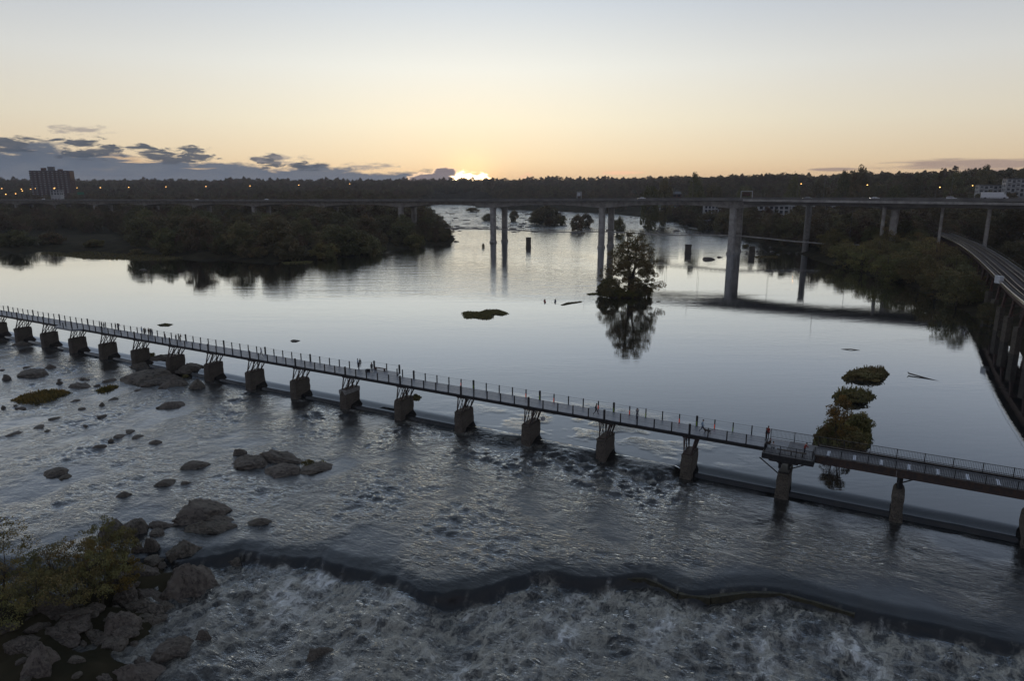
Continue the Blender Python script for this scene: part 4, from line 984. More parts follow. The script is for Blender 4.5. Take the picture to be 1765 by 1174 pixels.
# right bank wood
rb_front = [(1396, 446), (1430, 458), (1480, 470), (1540, 490), (1600, 513), (1655, 540), (1695, 566), (1722, 560), (1722, 520), (1680, 490), (1640, 465), (1590, 440), (1540, 425), (1480, 415), (1400, 415), (1340, 415), (1380, 436)]
sp3 = scatter(rb_front, 78, 6.2, z=0, seed=6, gmin=-.5)
rb_prot = [tree_proto('leafy_tree', 51, 9.5, 5.2, 54, 90, .40, M['leaf_olive'], .22, 2, .12, zlo=.0, cl_r=.34), tree_proto('leafy_tree', 52, 10.5, 4.8, 50, 90, .40, M['leaf_olive'], .22, 3, .12, zlo=.0, cl_r=.34), tree_proto('leafy_tree', 53, 11, 4.4, 50, 90, .40, M['leaf'], .22, 1, .12, zlo=.03, cl_r=.36)]
for x, y, h in sp3:
    px, py = pj(x, y, h); s = random.uniform(.95, 1.35)
    dv = min((Vector((x, y)) - Vector((p.x, p.y))).length for p in vl)
    if dv < 7.5: s = min(s, .6)
    if dv < 4.5 or px < 1424: continue
    plant_tree(random.choice(rb_prot), x, y, max(h, 0) - .3, s * 1.2, tree_label(px, py, s, 'rounded olive tree', LM_R, RW_R), 'trees of the right bank thicket', sz=s)
rb_back = [(1385, 436), (1290, 412), (1235, 392), (1205, 384), (1215, 372), (1330, 366), (1500, 372), (1590, 385), (1650, 410), (1700, 440), (1780, 500), (1900, 500), (1900, 372), (1500, 362), (1250, 362)]
sp4 = scatter(rb_back, 84, 10.0, z=1, seed=7)
park = [g(x, y, 2)[:2] for x, y in [(1700, 418), (1765, 412), (1830, 430), (1830, 462), (1762, 452)]]
road_ok = lambda x, y: min((Vector((x, y)) - Vector((p.x, p.y))).length for p in vl) > 9
for x, y, h in sp4:
    if not road_ok(x, y): continue
    if in_poly(np.array([x]), np.array([y]), park)[0]: continue
    dh = abs((x - hA[0]) * hn[0] + (y - hA[1]) * hn[1]); th_ = (x - hA[0]) * hd[0] + (y - hA[1]) * hd[1]
    s = random.uniform(.8, 1.15)
    if dh < 18: s = min(s, (hz(th_) - 4 - h) / 17)
    px, py = pj(x, y, h)
    if 1130 < px < 1262 and py < 392 : continue
    if 1355 < px < 1420 and py > 428: continue
    if px > 1440 and py < 450: s = max(s, min(1.35, s * 1.35))
    if s < .3: continue
    plant_tree(random.choice(wood_p), x, y, h - .3, s * 1.05, tree_label(px, py, s, 'dark tree', LM_R, RW_R), 'trees of the right slope', sz=s)
for k, (x, yb, yt, lab) in enumerate([(1500, 440, 388, 'tall tree before the feet of the pale columns right of the lone column'), (1524, 446, 386, 'tall round tree hiding the foot of the fourth pair of columns'), (1551, 442, 382, 'tall olive tree at the right of the fourth pair of columns'), (1476, 434, 392, 'tree where the hanging footbridge enters the wood'),
        (1580, 438, 384, 'tall tree between two slip road columns'), (1448, 430, 396, 'full tree by the end of the hanging footbridge'), (1606, 430, 389, 'tree just left of where the railway leaves the wood'), (1692, 424, 372, 'tall tree beyond the railway near a hidden column'), (1716, 420, 376, 'broad tree beyond the railway above the parked cars'), (1745, 414, 372, 'tree at the back of the parking lot'), (1662, 412, 370, 'dark tree beyond the top of the railway curve'), (1640, 402, 366, 'high dark tree right behind the railway curve'), (1425, 424, 398, 'tree just right of the lone column')]):
    X, Y, dd = g(x, yb, 2.0); h = gz(X, Y); zt = CAM_H - (yt - 322) * dd / F * 1.0; hh = max(8, zt - h); pr = (wood_p[k % 6], rb_prot[k % 3])[k % 2]; H0 = {0: 15, 1: 11}[k % 2]
    plant_tree(pr, X, Y, h - .3, hh / H0 * .85, lab, 'tall trees before the highway columns', sz=hh / H0)
# far woods as one mass: instanced tree shapes on points
hid = bpy.data.collections.new('far tree shapes')
for k, (H_, Rr, sh) in enumerate([(14, 5.2, 'round'), (15, 5.6, 'vase'), (16, 4.6, 'round'), (13, 6.0, 'round'), (18, 4.8, 'vase')]):
    cm, cs = crown_mesh(60 + k, H_, Rr, 30, 34, 1.05, mats=[M['leaf_far']], shape=sh, cl_r=.38, zlo=.12)
    hid.objects.link(bpy.data.objects.new('far_crown', cm))
def far_wood(name, pts, scales, label):
    me = bpy.data.meshes.new(name); me.from_pydata([tuple(p) for p in pts], [], [])
    a = me.attributes.new('sc', 'FLOAT', 'POINT'); a.data.foreach_set('value', np.array(scales, np.float32))
    o = link(name, me); tag(o, label, kind='stuff')
    ngp = bpy.data.node_groups.new(name, 'GeometryNodeTree'); ngp.interface.new_socket('Geometry', in_out='INPUT', socket_type='NodeSocketGeometry'); ngp.interface.new_socket('Geometry', in_out='OUTPUT', socket_type='NodeSocketGeometry')
    n = ngp.nodes; gi = n.new('NodeGroupInput'); go = n.new('NodeGroupOutput'); m2p = n.new('GeometryNodeMeshToPoints'); iop = n.new('GeometryNodeInstanceOnPoints'); ci = n.new('GeometryNodeCollectionInfo')
    ci.inputs[0].default_value = hid; ci.inputs['Separate Children'].default_value = True; ci.inputs['Reset Children'].default_value = True
    rv = n.new('FunctionNodeRandomValue'); rv.data_type = 'FLOAT_VECTOR'; rv.inputs[0].default_value = (0, 0, 0); rv.inputs[1].default_value = (.12, .12, 6.28)
    at = n.new('GeometryNodeInputNamedAttribute'); at.data_type = 'FLOAT'; at.inputs['Name'].default_value = 'sc'
    L = ngp.links.new; L(gi.outputs[0], m2p.inputs[0]); L(m2p.outputs[0], iop.inputs['Points']); L(ci.outputs[0], iop.inputs['Instance']); iop.inputs['Pick Instance'].default_value = True
    L(rv.outputs[0], iop.inputs['Rotation']); L(at.outputs['Attribute'], iop.inputs['Scale']); L(iop.outputs[0], go.inputs[0])
    md = o.modifiers.new('scatter', 'NODES'); md.node_group = ngp; return o
def wood_points(x0, x1, y0, y1, n, seed, cond, smin=.8, smax=1.2, sink=.5):
    r = np.random.default_rng(seed); X = r.uniform(x0, x1, n); Y = r.uniform(y0, y1, n); Z = ground_z(X, Y)
    vis = (np.abs(X) < Y * .86 + 60); k = (Z > .6) & vis & cond(X, Y); X, Y, Z = X[k], Y[k], Z[k]
    hs = np.abs((X - hA[0]) * hn[0] + (Y - hA[1]) * hn[1]); S = r.uniform(smin, smax, len(X)); 
    k = hs > 17; return np.stack([X, Y, Z - sink], 1)[k], S[k]
def behind_hw(X, Y): return ((X - hA[0]) * hn[0] + (Y - hA[1]) * hn[1]) > 16
def pxof(X, Y): return CX + F * X / (Y * cp_ + (CAM_H) * sp_)
p1, s1 = wood_points(-1000, 150, 480, 1000, 5200, 71, lambda X, Y: behind_hw(X, Y) & (pxof(X, Y) < 740), .95, 1.35)
p2, s2 = wood_points(-1600, 1500, 1000, 1900, 9000, 72, lambda X, Y: behind_hw(X, Y), .9, 1.35)
p3, s3 = wood_points(-2600, 2400, 1900, 3200, 7000, 73, lambda X, Y: X > -9e9, 1.1, 1.6)
p4, s4 = wood_points(100, 1000, 380, 1000, 5200, 74, lambda X, Y: behind_hw(X, Y) & (pxof(X, Y) > 1150) & ~((pxof(X, Y) < 1262) & (Y < 620) ), .75, 1.3)
_, vi = np.unique(np.round(p4[:, :2] / 6), axis=0, return_index=True); p4, s4 = p4[vi], s4[vi]
_, vi = np.unique(np.round(p1[:, :2] / 7), axis=0, return_index=True); p1, s1 = p1[vi], s1[vi]
def fill_points(poly, n, seed, cell, smin, smax):
    P = [g(x, y, 1)[:2] for x, y in poly]; xs = [p[0] for p in P]; ys = [p[1] for p in P]; r = np.random.default_rng(seed); X = r.uniform(min(xs), max(xs), n); Y = r.uniform(min(ys), max(ys), n)
    k = in_poly(X, Y, P) & ~((np.abs(pxof(X, Y) - 1390) < 28) & (Y < 412)); X, Y = X[k], Y[k]; Z = ground_z(X, Y); k = (Z > .7) & (poly_dist(X, Y, [(p.x, p.y) for p in vl]) > 8) & ~in_poly(X, Y, park) & (np.abs((X - hA[0]) * hn[0] + (Y - hA[1]) * hn[1]) > 0)
    X, Y, Z = X[k], Y[k], Z[k]; _, vi = np.unique(np.round(np.stack([X, Y], 1) / cell), axis=0, return_index=True)
    return np.stack([X, Y, Z - .4], 1)[vi], r.uniform(smin, smax, len(vi))
f1, fs1 = fill_points(isl_front, 2600, 81, 5.5, .35, .62); f2, fs2 = fill_points(isl_back, 3000, 82, 6.5, .55, .95)
f3, fs3 = fill_points(rb_front, 900, 83, 4.5, .28, .5); f4, fs4 = fill_points(rb_back, 4200, 84, 5.5, .4, .8)
far_wood('undergrowth_left', np.concatenate([f1, f2]), np.concatenate([fs1, fs2]), 'undergrowth between the trees of the left wood')
far_wood('undergrowth_right', np.concatenate([f3, f4]), np.concatenate([fs3, fs4]), 'undergrowth between the trees of the right bank')
far_wood('woodland_left', p1, s1, 'woods on the low ground beyond the highway bridge on the left')
far_wood('woodland_far', np.concatenate([p2, p3]), np.concatenate([s2, s3]), 'distant woods along the horizon')
far_wood('woodland_right', p4, s4, 'woods climbing the hill beyond the bridge on the right')
# taller crowns that break the skyline on the right
sky_t = [(1115, 313, 'small'), (1140, 312, 'small'), (1190, 306, 'twin'), (1222, 305, 'r'), (1272, 303, 'r'), (1355, 297, 'p'), (1398, 306, 'r'), (1463, 292, 'big'), (1440, 302, 'r'), (1495, 306, 'r'), (1530, 303, 'r'), (1560, 297, 'w'), (1590, 296, 'w'), (1622, 300, 'w'), (1672, 292, 'u'), (1705, 304, 'r'), (1740, 299, 'r'), (1762, 297, 'r')]
for k, (x, y, kd) in enumerate(sky_t):
    dd = 640 + (k * 37) % 120; u = (x - CX) / F; X = u * dd; Y = dd * .985 + 8; h = gz(X, Y); top = CAM_H + (322 - y) * dd / F * 1.02; hh = top - h; kd_ = ['lone', 'double headed', 'full', 'leaning', 'ragged', 'narrow'][k % 6]
    pr = wood_p[[0, 2, 5, 1, 4, 3][k % 6]]
    if hh < 8: h = top - 12; hh = 12
    plant_tree(pr, X, Y, h, min(1.25, hh / 15), f'{kd_} dark tree crown against the sky on the right ridge ' + ['right of the middle columns', 'right of the middle columns', 'above the riverside buildings', 'above the riverside buildings', 'above the tall right column', 'left of the lone column', 'above the lone column', 'right of the lone column', 'right of the lone column', 'above the parting slip road', 'left of the pointed conifer', 'left of the pointed conifer', 'left of the pointed conifer', 'right of the pointed conifer', 'above the box truck', 'above the stepped apartment block', 'between the apartment blocks', 'at the right frame edge'][k], 'skyline trees on the right ridge', sz=hh / 16.5)
X = (1601 - CX) / F * 620; tp = CAM_H + (322 - 290) * 620 / F
cm, cs = crown_mesh(88, 20, 2.2, 30, 60, .6, 'cone', [M['leaf']], cl_r=.5, zlo=.1); plant_tree(('conifer_tree', cm, trunk_mesh(88, 20, cs, .3)), X, 620, tp - 22, 1.1, 'thin pointed conifer on the right skyline', None, name='conifer_tree')
# ------------------------------------------------------------------ islands in the river
def rock_mesh(seed, sub=5, flat=.6, cuts=11, rough=.17):
    import bmesh
    bm = bmesh.new(); bmesh.ops.create_icosphere(bm, subdivisions=sub, radius=1.0); r = np.random.default_rng(seed)
    P = np.array([v.co for v in bm.verts])
    for _ in range(cuts):
        n = r.standard_normal(3); n[2] = abs(n[2]) * .8; n /= np.linalg.norm(n); o = r.uniform(.55, .88); dd = P @ n - o; P = P - np.maximum(dd, 0)[:, None] * n * .93
    nf = field(64, 1.1, seed + 900, 2)
    a = samp(nf, P[:, 0] * 9 + P[:, 2] * 7 + 20, P[:, 1] * 9 - P[:, 2] * 5 + 20); b = samp(nf, P[:, 0] * 31 + 5, P[:, 1] * 31 + P[:, 2] * 23)
    lay = np.abs(np.sin((P[:, 2] * 7 + P[:, 0] * 2 + a * .8))) ** .35 * .05
    P = P * (1 + rough * .45 * a + rough * .16 * b + lay)[:, None]
    for v, p in zip(bm.verts, P): v.co = p
    me = bpy.data.meshes.new('rock'); bm.to_mesh(me); bm.free(); me.materials.append(M['rock']); me.polygons.foreach_set('use_smooth', [True] * len(me.polygons)); return me
rocks = [rock_mesh(s) for s in range(200, 212)]; rk_low = [rock_mesh(s, 3) for s in range(220, 224)]
def rock(x0, x1, y0, y1, label, zw=None, v=None, rz=None, group='boulders in the quick water', name='boulder', meshes=None, flat=None, m=None):
    "boulder spanning photo columns x0..x1, rows y0 (top) .. y1 (waterline)"
    if zw is None:
        X, Y, d = g((x0+x1)/2, y1, -1.2); zw = max(rz_at(X, Y), gz(X, Y))
    X, Y, d = g((x0+x1)/2, y1, zw); w = (x1-x0) * d / F; dep = math.atan2(CAM_H - zw, Y)
    tot = (y1-y0) * d / F; L = min(w * .75, tot / math.sin(dep) * .62); hh = max(.16 * w, (tot - L * math.sin(dep) * .9) / math.cos(dep)) if flat is None else flat
    ms = meshes or rocks; me = ms[v % len(ms)] if v is not None else random.choice(ms)
    o = link(name, me, None, (X, Y + L * .42, zw - hh * .18)); o.scale = (w * .56, L * .62, hh * 1.22); o.rotation_euler = (0, 0, random.uniform(-.25, .25) if rz is None else rz)
    tag(o, label, 'rock', group)
    return o
# tree islet in the pool, with its many stemmed tree
ti = g(1082, 514)
for a, b_ in ((1, 7.5), (.75, 5.2)):
    pass
o = link('islet', rocks[3], None, (ti[0] - 1.5, ti[1] + 3.4, -.6)); o.scale = (9.5, 4.6, 2.0); tag(o, 'low rocky islet at the foot of the big river tree', 'islet'); 
cmA, csA = crown_mesh(305, 22.5, 9.8, 290, 115, .38, 'wide', [M['leaf_olive']], cl_r=.14, zlo=.03, gaps=.12)
ta = plant_tree(('river_tree', cmA, trunk_mesh(301, 23.5, csA, .42, 5, .16)), ti[0] + 1.5, ti[1] + 3.6, .2, 1.0, 'big many stemmed tree on the rocky islet in the middle of the pool', None, rz=.6, name='river_tree')
for k, (dx, dy, s, sz) in enumerate([(-6.0, 2.8, 1.0, 1.35), (-3, 1.6, 1.0, .9), (4.6, 2.6, .95, 1.0), (7.4, 3.4, .7, .9), (-8.4, 3.4, .6, .9), (1, 1.2, .9, .7)]):
    plant_tree(bush_p[k % 2], ti[0] + dx, ti[1] + dy, .1, s, ['bush at the left of the big river tree', 'low bush before the stems of the big river tree', 'bush at the right foot of the big river tree', 'rightmost bush on the islet of the big river tree', 'leftmost small bush on the islet of the big river tree', 'shortest bush at the front of the river tree islet'][k], 'bushes on the tree islet', 'bush', sz=sz)
# grass beds and shrubby islets
blade_cache = {}
def grass_bed(pts_px, z, label, hgt=.6, dens=9, mat_='leaf_olive', seed=1, name='grass_bed', base=True, cat='grass'):
    P = [g(x, y, z)[:2] for x, y in pts_px]; xs = [p[0] for p in P]; ys = [p[1] for p in P]; r = np.random.default_rng(seed)
    area = (max(xs)-min(xs)) * (max(ys)-min(ys)); n = int(min(9000, area * dens)); X = r.uniform(min(xs), max(xs), n); Y = r.uniform(min(ys), max(ys), n); k = in_poly(X, Y, P); X, Y = X[k], Y[k]; n = len(X)
    ed = np.clip(poly_dist(X, Y, P, True) / 1.0, .25, 1); hh = hgt * r.uniform(.4, 1.1, n) * ed; an = r.uniform(0, 6.28, n); w = .14 * r.uniform(.5, 1.2, n) + .02 * hgt; lean = r.standard_normal((n, 2)) * .22 * hh[:, None]
    V = np.stack([np.stack([X - np.cos(an) * w, Y - np.sin(an) * w, np.full(n, z - .05)], 1), np.stack([X + np.cos(an) * w, Y + np.sin(an) * w, np.full(n, z - .05)], 1),
                  np.stack([X + lean[:, 0] + np.cos(an) * w * .5, Y + lean[:, 1] + np.sin(an) * w * .5, z + hh], 1), np.stack([X + lean[:, 0] - np.cos(an) * w * .5, Y + lean[:, 1] - np.sin(an) * w * .5, z + hh], 1)], 1).reshape(-1, 3)
    tn = np.repeat(np.clip(samp(f_t, X * 12., Y * 12.) * .22 + .45 + r.uniform(-.2, .2, n), 0, 1), 4)
    if base:
        mb = MB(); m_ = len(P); c = (sum(xs)/m_, sum(ys)/m_); P2 = [(c[0] + (x-c[0])*.85, c[1] + (y-c[1])*.85) for x, y in P]
        mb.add([(x, y, z - .35) for x, y in P] + [(x, y, z + .09) for x, y in P2], [tuple(range(m_, 2*m_))] + [(i, (i+1) % m_, m_+(i+1) % m_, m_+i) for i in range(m_)])
        o = mb.obj(name, M['ground']); gr = link('grass', np_mesh('grass', V, np.arange(len(V)).reshape(-1, 4), [M[mat_]], False, {'tint': tn}), o); gr['kind'] = 'stuff'
    else: o = link(name, np_mesh(name, V, np.arange(len(V)).reshape(-1, 4), [M[mat_]], False, {'tint': tn}))
    return tag(o, label, cat, 'grass beds in the river')
grass_bed([(795, 538), (808, 537), (826, 538), (836, 534), (860, 534), (876, 539), (878, 542), (866, 544), (852, 543), (850, 550), (838, 551), (815, 549), (800, 549), (796, 543)], 0, 'flat mossy grass bed shaped like a boot in the middle of the calm pool', .5, 14, seed=2)
grass_bed([(965, 526), (975, 522), (1004, 519), (1004, 521), (985, 524), (970, 527)], 0, 'thin slanting strip of grass just left of the big river tree', .4, 12, seed=3)
grass_bed([(270, 560), (285, 557), (300, 559), (292, 563), (275, 563)], 0, 'small low mossy bar in the pool behind the left half of the footbridge', .3, 12, seed=4)
grass_bed([(1450, 651), (1460, 645), (1478, 640), (1500, 637), (1524, 637), (1533, 645), (1526, 655), (1500, 658), (1480, 655), (1455, 656)], 0, 'dark grassy islet farthest up in the row of islets on the right', 1.3, 16, seed=5)
grass_bed([(1434, 685), (1440, 678), (1460, 676), (1490, 679), (1512, 684), (1500, 690), (1480, 692), (1450, 693)], 0, 'middle grassy islet in the row of islets on the right', 1.6, 16, seed=6)
grass_bed([(1402, 760), (1408, 745), (1440, 730), (1490, 728), (1504, 745), (1500, 770), (1470, 785), (1430, 782), (1405, 775)], 0, 'grassy base of the yellowing shrub islet behind the platform', 1.3, 16, seed=7)
grass_bed([(18, 690), (40, 682), (75, 674), (118, 674), (125, 678), (95, 690), (65, 698), (30, 697)], -1.05, 'long yellow green grass bed in the rapids near the left edge', .8, 18, 'leaf_gold', 8)
grass_bed([(160, 675), (180, 668), (200, 664), (207, 668), (190, 676), (170, 679)], -1.05, 'small yellow green grass bed in the rapids under the left piers', .7, 18, 'leaf_gold', 9)
grass_bed([(708, 684), (718, 680), (727, 685), (722, 690), (712, 690)], 0, 'small green tuft in the pool behind the footbridge middle', .8, 30, seed=10)
grass_bed([(518, 800), (530, 792), (544, 796), (540, 801), (525, 803)], -.55, 'green tuft on the flat rock slab in the rapids', .6, 40, seed=11, base=False)
grass_bed([(548, 798), (556, 793), (562, 797), (556, 800)], -.75, 'smaller green tuft on the right end of the flat rock slab', .6, 40, seed=12, base=False)
grass_bed([(1130, 520), (1135, 519), (1140, 520), (1135, 521)], 0, 'tiny tuft in the pool right of the river tree', .3, 10, seed=13)
grass_bed([(1300, 442), (1340, 441), (1342, 445), (1300, 445)], 0, 'low grass bar beside the dark stump pier on the right', .5, 5, seed=14)
grass_bed([(485, 452), (540, 450), (536, 454), (490, 455)], 0, 'green bar at the water edge below the left wood', .5, 5, seed=15)
grass_bed([(60, 436), (140, 433), (250, 438), (330, 444), (270, 449), (150, 447), (100, 441)], 0, 'marsh grass flats before the left wood', .7, 2.2, seed=16)
grass_bed([(1010, 506), (1040, 504), (1045, 508), (1012, 509)], 0, 'dark low bar left of the river tree', .4, 8, seed=17)
for k, (x, y, w, hh, v, lab) in enumerate([(1493, 652, 66, 14, 1, 'low rounded shrub on the farthest of the right hand islets'), (1472, 690, 54, 18, 1, 'shrub on the middle one of the right hand islets'), (1480, 745, 52, 42, 1, 'dark rounded shrub at the right of the yellowing shrub islet'),
                                       (1440, 760, 60, 46, 1, 'dense shrub at the front of the yellowing shrub islet'), (1422, 762, 40, 34, 1, 'olive shrub at the left of the yellowing shrub islet'), (1462, 772, 60, 34, 1, 'shrub hanging behind the bridge railing on the shrub islet'), (1475, 772, 50, 40, 1, 'shrub just beyond the railing right of the yellowing tree')]):
    X, Y, dd = g(x, y); plant_tree(bush_p[v], X, Y, 0, w * dd / F / 7.0, lab, 'shrubs on the right hand islets', 'bush', sz=hh * dd / F / 4.6)
X, Y, dd = g(1443, 768); cm, cs = crown_mesh(320, 7.6, 2.6, 40, 90, .26, 'cone', [M['leaf_gold']], cl_r=.26, zlo=.1, gaps=.3)
plant_tree(('young_tree', cm, trunk_mesh(320, 7.6, cs, .12, 3, .14)), X, Y, 0, 1.0, 'yellowing young tree on the shrub islet behind the platform', None, name='young_tree')
# wooded islets upstream
up_is = [(943, 388, 62, 30, 0, 'rounded wooded islet upstream between the two pairs of columns'), (925, 387, 36, 22, 0, 'left shoulder of bushes on the rounded wooded islet upstream'), (965, 388, 32, 22, 1, 'right shoulder of bushes on the rounded wooded islet upstream'),
         (995, 398, 26, 26, 0, 'small tree on a flat rock just left of the middle columns'), (1010, 392, 26, 22, 0, 'small dark tree close behind the middle columns'), (1068, 404, 20, 28, 0, 'narrow dark bush just right of the middle columns'), (1058, 392, 20, 16, 1, 'low bush behind the middle columns'),
         (842, 382, 24, 12, 0, 'dark bush between the left twin columns'), (886, 382, 18, 18, 0, 'thin bush standing in the far rapids'), (815, 366, 30, 10, 1, 'flat bushes on a far bar near the left columns'), (752, 392, 40, 20, 0, 'bushes at the edge of the left wood by the far rapids'), (832, 358, 30, 8, 0, 'farthest low bushes left of the columns'),
         (740, 376, 26, 16, 0, 'bush at the back end of the left island'), (833, 427, 6, 6, 0, 'tiny bush on a rock beside the left column'), (1285, 428, 16, 8, 1, 'small bush beside the right twin column'), (1263, 420, 8, 8, 0, 'tiny bush at the foot of the right twin column')]
for k, (x, y, w, hh, v, lab) in enumerate(up_is):
    X, Y, dd = g(x, y - 1); w *= .86; hh *= .9; o = plant_tree(bush_p[v], X, Y, 0, w * dd / F / 7.0, lab, 'bushes in the far rapids', 'bush', sz=hh * dd / F / 4.6)
# stumps of an older bridge
for x, y0, y1, w, lab in ((911, 410, 427, 9, 'dark stone stump of an old pier in the river left of the middle columns'), (1187, 422, 437, 10, 'stone stump of an old pier standing alone in the pale river'), (1297, 425, 441, 9, 'stone stump of an old pier right of the tall right column')):
    X, Y, dd = g(x, y1); s = dd / F; mb = MB(); W = w * s / 2; hh = (y1 - y0) * s * 1.02
    out = [(-W, -W*.8), (W*.9, -W*.9), (W, W*.8), (-W*.9, W)]
    rows = [[(X + a * f, Y + b * f + W, z) for a, b in out] for f, z in ((1.15, -2), (1.1, .3), (.95, hh*.4), (1.0, hh*.8), (1.05, hh))]
    mb.add([p for r in rows for p in r], [(k*4+j, k*4+(j+1)%4, (k+1)*4+(j+1)%4, (k+1)*4+j) for k in range(4) for j in range(4)] + [(16, 17, 18, 19)])
    tag(mb.obj('pier_stump', M['mason']), lab, 'stone pier', 'stumps of an older bridge')
# ------------------------------------------------------------------ boulders
RK = [
 (68, 110, 800, 822, 'rounded boulder alone in the rapids near the left edge'), (98, 118, 815, 826, 'small rock at the lower right of the lone left boulder'), (155, 182, 765, 773, 'low dark rock in the rapids above the lone left boulder'),
 (250, 275, 757, 766, 'flat low rock above the split boulder'), (300, 357, 790, 809, 'split brown boulder between the lone boulder and the long slab'), (264, 298, 822, 837, 'boulder with a knob in the middle of the left rapids'), (284, 300, 825, 832, 'small flat rock beside the knobbed boulder'),
 (198, 221, 844, 858, 'small dark stone above the yellow saplings'), (310, 328, 829, 835, 'barely showing rock right of the knobbed boulder'), (385, 455, 778, 808, 'left half of the long rock slab in the rapids'), (395, 420, 772, 786, 'knob on the upper left of the long rock slab'), (430, 520, 772, 798, 'back part of the long rock slab'),
 (450, 520, 792, 822, 'front part of the long rock slab'), (505, 573, 793, 815, 'pointed right end of the long rock slab'), (267, 312, 688, 704, 'dark double rock in open rapids below the piers'), (418, 464, 892, 906, 'small flat boulder alone right of the domed rock'),
 (277, 385, 848, 903, 'largest domed rock beyond the rocky point'), (345, 402, 884, 902, 'tail of ledges at the right of the domed rock'), (316, 392, 893, 922, 'triangular boulder in front of the domed rock'), (282, 338, 922, 962, 'boxy boulder at the top of the rocky point'),
 (250, 294, 897, 912, 'flat slab between the saplings and the domed rock'), (248, 282, 908, 924, 'low rounded rock beside the flat slab'), (240, 268, 926, 951, 'small upright rock behind the boxy boulder'), (222, 245, 933, 953, 'small rock at the edge of the yellow saplings'),
 (200, 250, 882, 925, 'dark boulder half hidden behind the sapling tips'), (160, 205, 888, 925, 'dark rock behind the saplings'), (270, 360, 958, 1032, 'large rounded boulder at the waterline of the rocky point'), (318, 352, 995, 1026, 'dark undercut face at the right of the large rounded boulder'),
 (212, 268, 970, 994, 'pale weathered slab resting on the rocky point'), (255, 322, 1013, 1037, 'long tilted slab below the large boulder'), (208, 274, 1012, 1036, 'ledge slab left of the long tilted slab'), (210, 272, 1026, 1054, 'lowest ledge of the slab stack'), (265, 295, 1035, 1056, 'small rounded block below the slab stack'),
 (235, 280, 998, 1014, 'rubble block between the slabs'), (160, 225, 1050, 1100, 'mossy humped boulder on the lower rocky point'), (130, 180, 1075, 1110, 'dark low boulder below the humped one'), (215, 262, 1052, 1084, 'dark ridge of rock at the shore of the point'), (250, 332, 1092, 1134, 'isolated hump of rock in the water off the point'),
 (335, 358, 1083, 1105, 'small jagged rock sticking up off the point'), (18, 86, 1108, 1168, 'big pointed boulder in the bottom left corner'), (110, 140, 1128, 1144, 'small pale stone between the corner boulders'), (140, 200, 1150, 1180, 'rounded boulder at the bottom edge'), (185, 275, 1138, 1185, 'large smooth boulder at the bottom edge of the picture'),
 (0, 60, 1090, 1120, 'dark slab above the corner boulder'), (60, 130, 1080, 1105, 'low slab under the saplings'), (355, 418, 946, 974, 'dark wet boulder at the left end of the lower weir'), (520, 570, 1115, 1135, 'water covered boulder in the white water'), (405, 442, 955, 970, 'wet rock where the lower weir begins'),
 (200, 290, 625, 662, 'sloping boulder at the foot of the rock pile under the footbridge'), (230, 300, 640, 664, 'brown boulder at the front of the rock pile under the footbridge'), (270, 316, 650, 668, 'dark boulder at the right end of the pile'), (318, 348, 652, 671, 'separate dark boulder near the seventh pier'), (300, 345, 622, 638, 'flat rock beyond the pier in the pile'),
 (222, 262, 620, 634, 'ledge of rock touching the pier in the pile'), (255, 300, 608, 622, 'rock shelf behind the pier pile'), (340, 352, 628, 634, 'small ledge reaching into the pool by the pile'), (75, 92, 627, 636, 'round dark rock in the upper left rapids'), (10, 76, 634, 650, 'long dark rock bar at the left edge of the rapids'),
 (0, 14, 645, 655, 'tip of a rock at the left frame edge'), (110, 150, 656, 670, 'low dark rocks between the two grass beds'), (160, 172, 660, 667, 'pebble sized rock above the small grass bed'), (172, 196, 650, 659, 'dark rock just above the small grass bed'), (96, 106, 655, 662, 'tiny rock right of the dark bar'), (168, 178, 693, 700, 'small rock below the small grass bed'),
 (0, 8, 698, 704, 'small rock cut by the left frame edge'), (230, 242, 670, 674, 'small rock just below the pile'), (136, 146, 650, 656, 'small dark rock near the left bar'), (18, 45, 585, 596, 'rocks heaped at the foot of the leftmost pier'), (500, 516, 586, 589, 'dark rock breaking the calm pool behind the footbridge'), (236, 250, 463, 466, 'small dark rock in the calm pool near the left marsh'),
 (1209, 1232, 444, 448, 'thin dark rock in the pale river right of the lone stump'), (1236, 1246, 441, 444, 'small rock at the foot of the right twin column'), (1198, 1212, 398, 403, 'dark boulder in the far river by the columns'), (1185, 1193, 402, 405, 'small boulder in the far river'), (1160, 1175, 396, 399, 'low boulder far up the river near the bank'), (982, 1000, 398, 402, 'flat rock carrying a small tree in the river'), (780, 792, 414, 417, 'rock off the tip of the left island'), (775, 785, 405, 407, 'low rock behind the tip of the left island'), (845, 852, 418, 420, 'rock between the left twin columns'),
 (0, 40, 1000, 1030, 'dark rock under the leftmost sapling'), (40, 110, 1020, 1060, 'low rock among the sapling trunks'), (180, 230, 1000, 1040, 'shaded rock beside the slab stack'), (150, 200, 960, 990, 'shaded rock behind the saplings stems')]
for k, a in enumerate(RK): rock(*a[:4], a[4], v=k)
RB_ = random.Random(77)
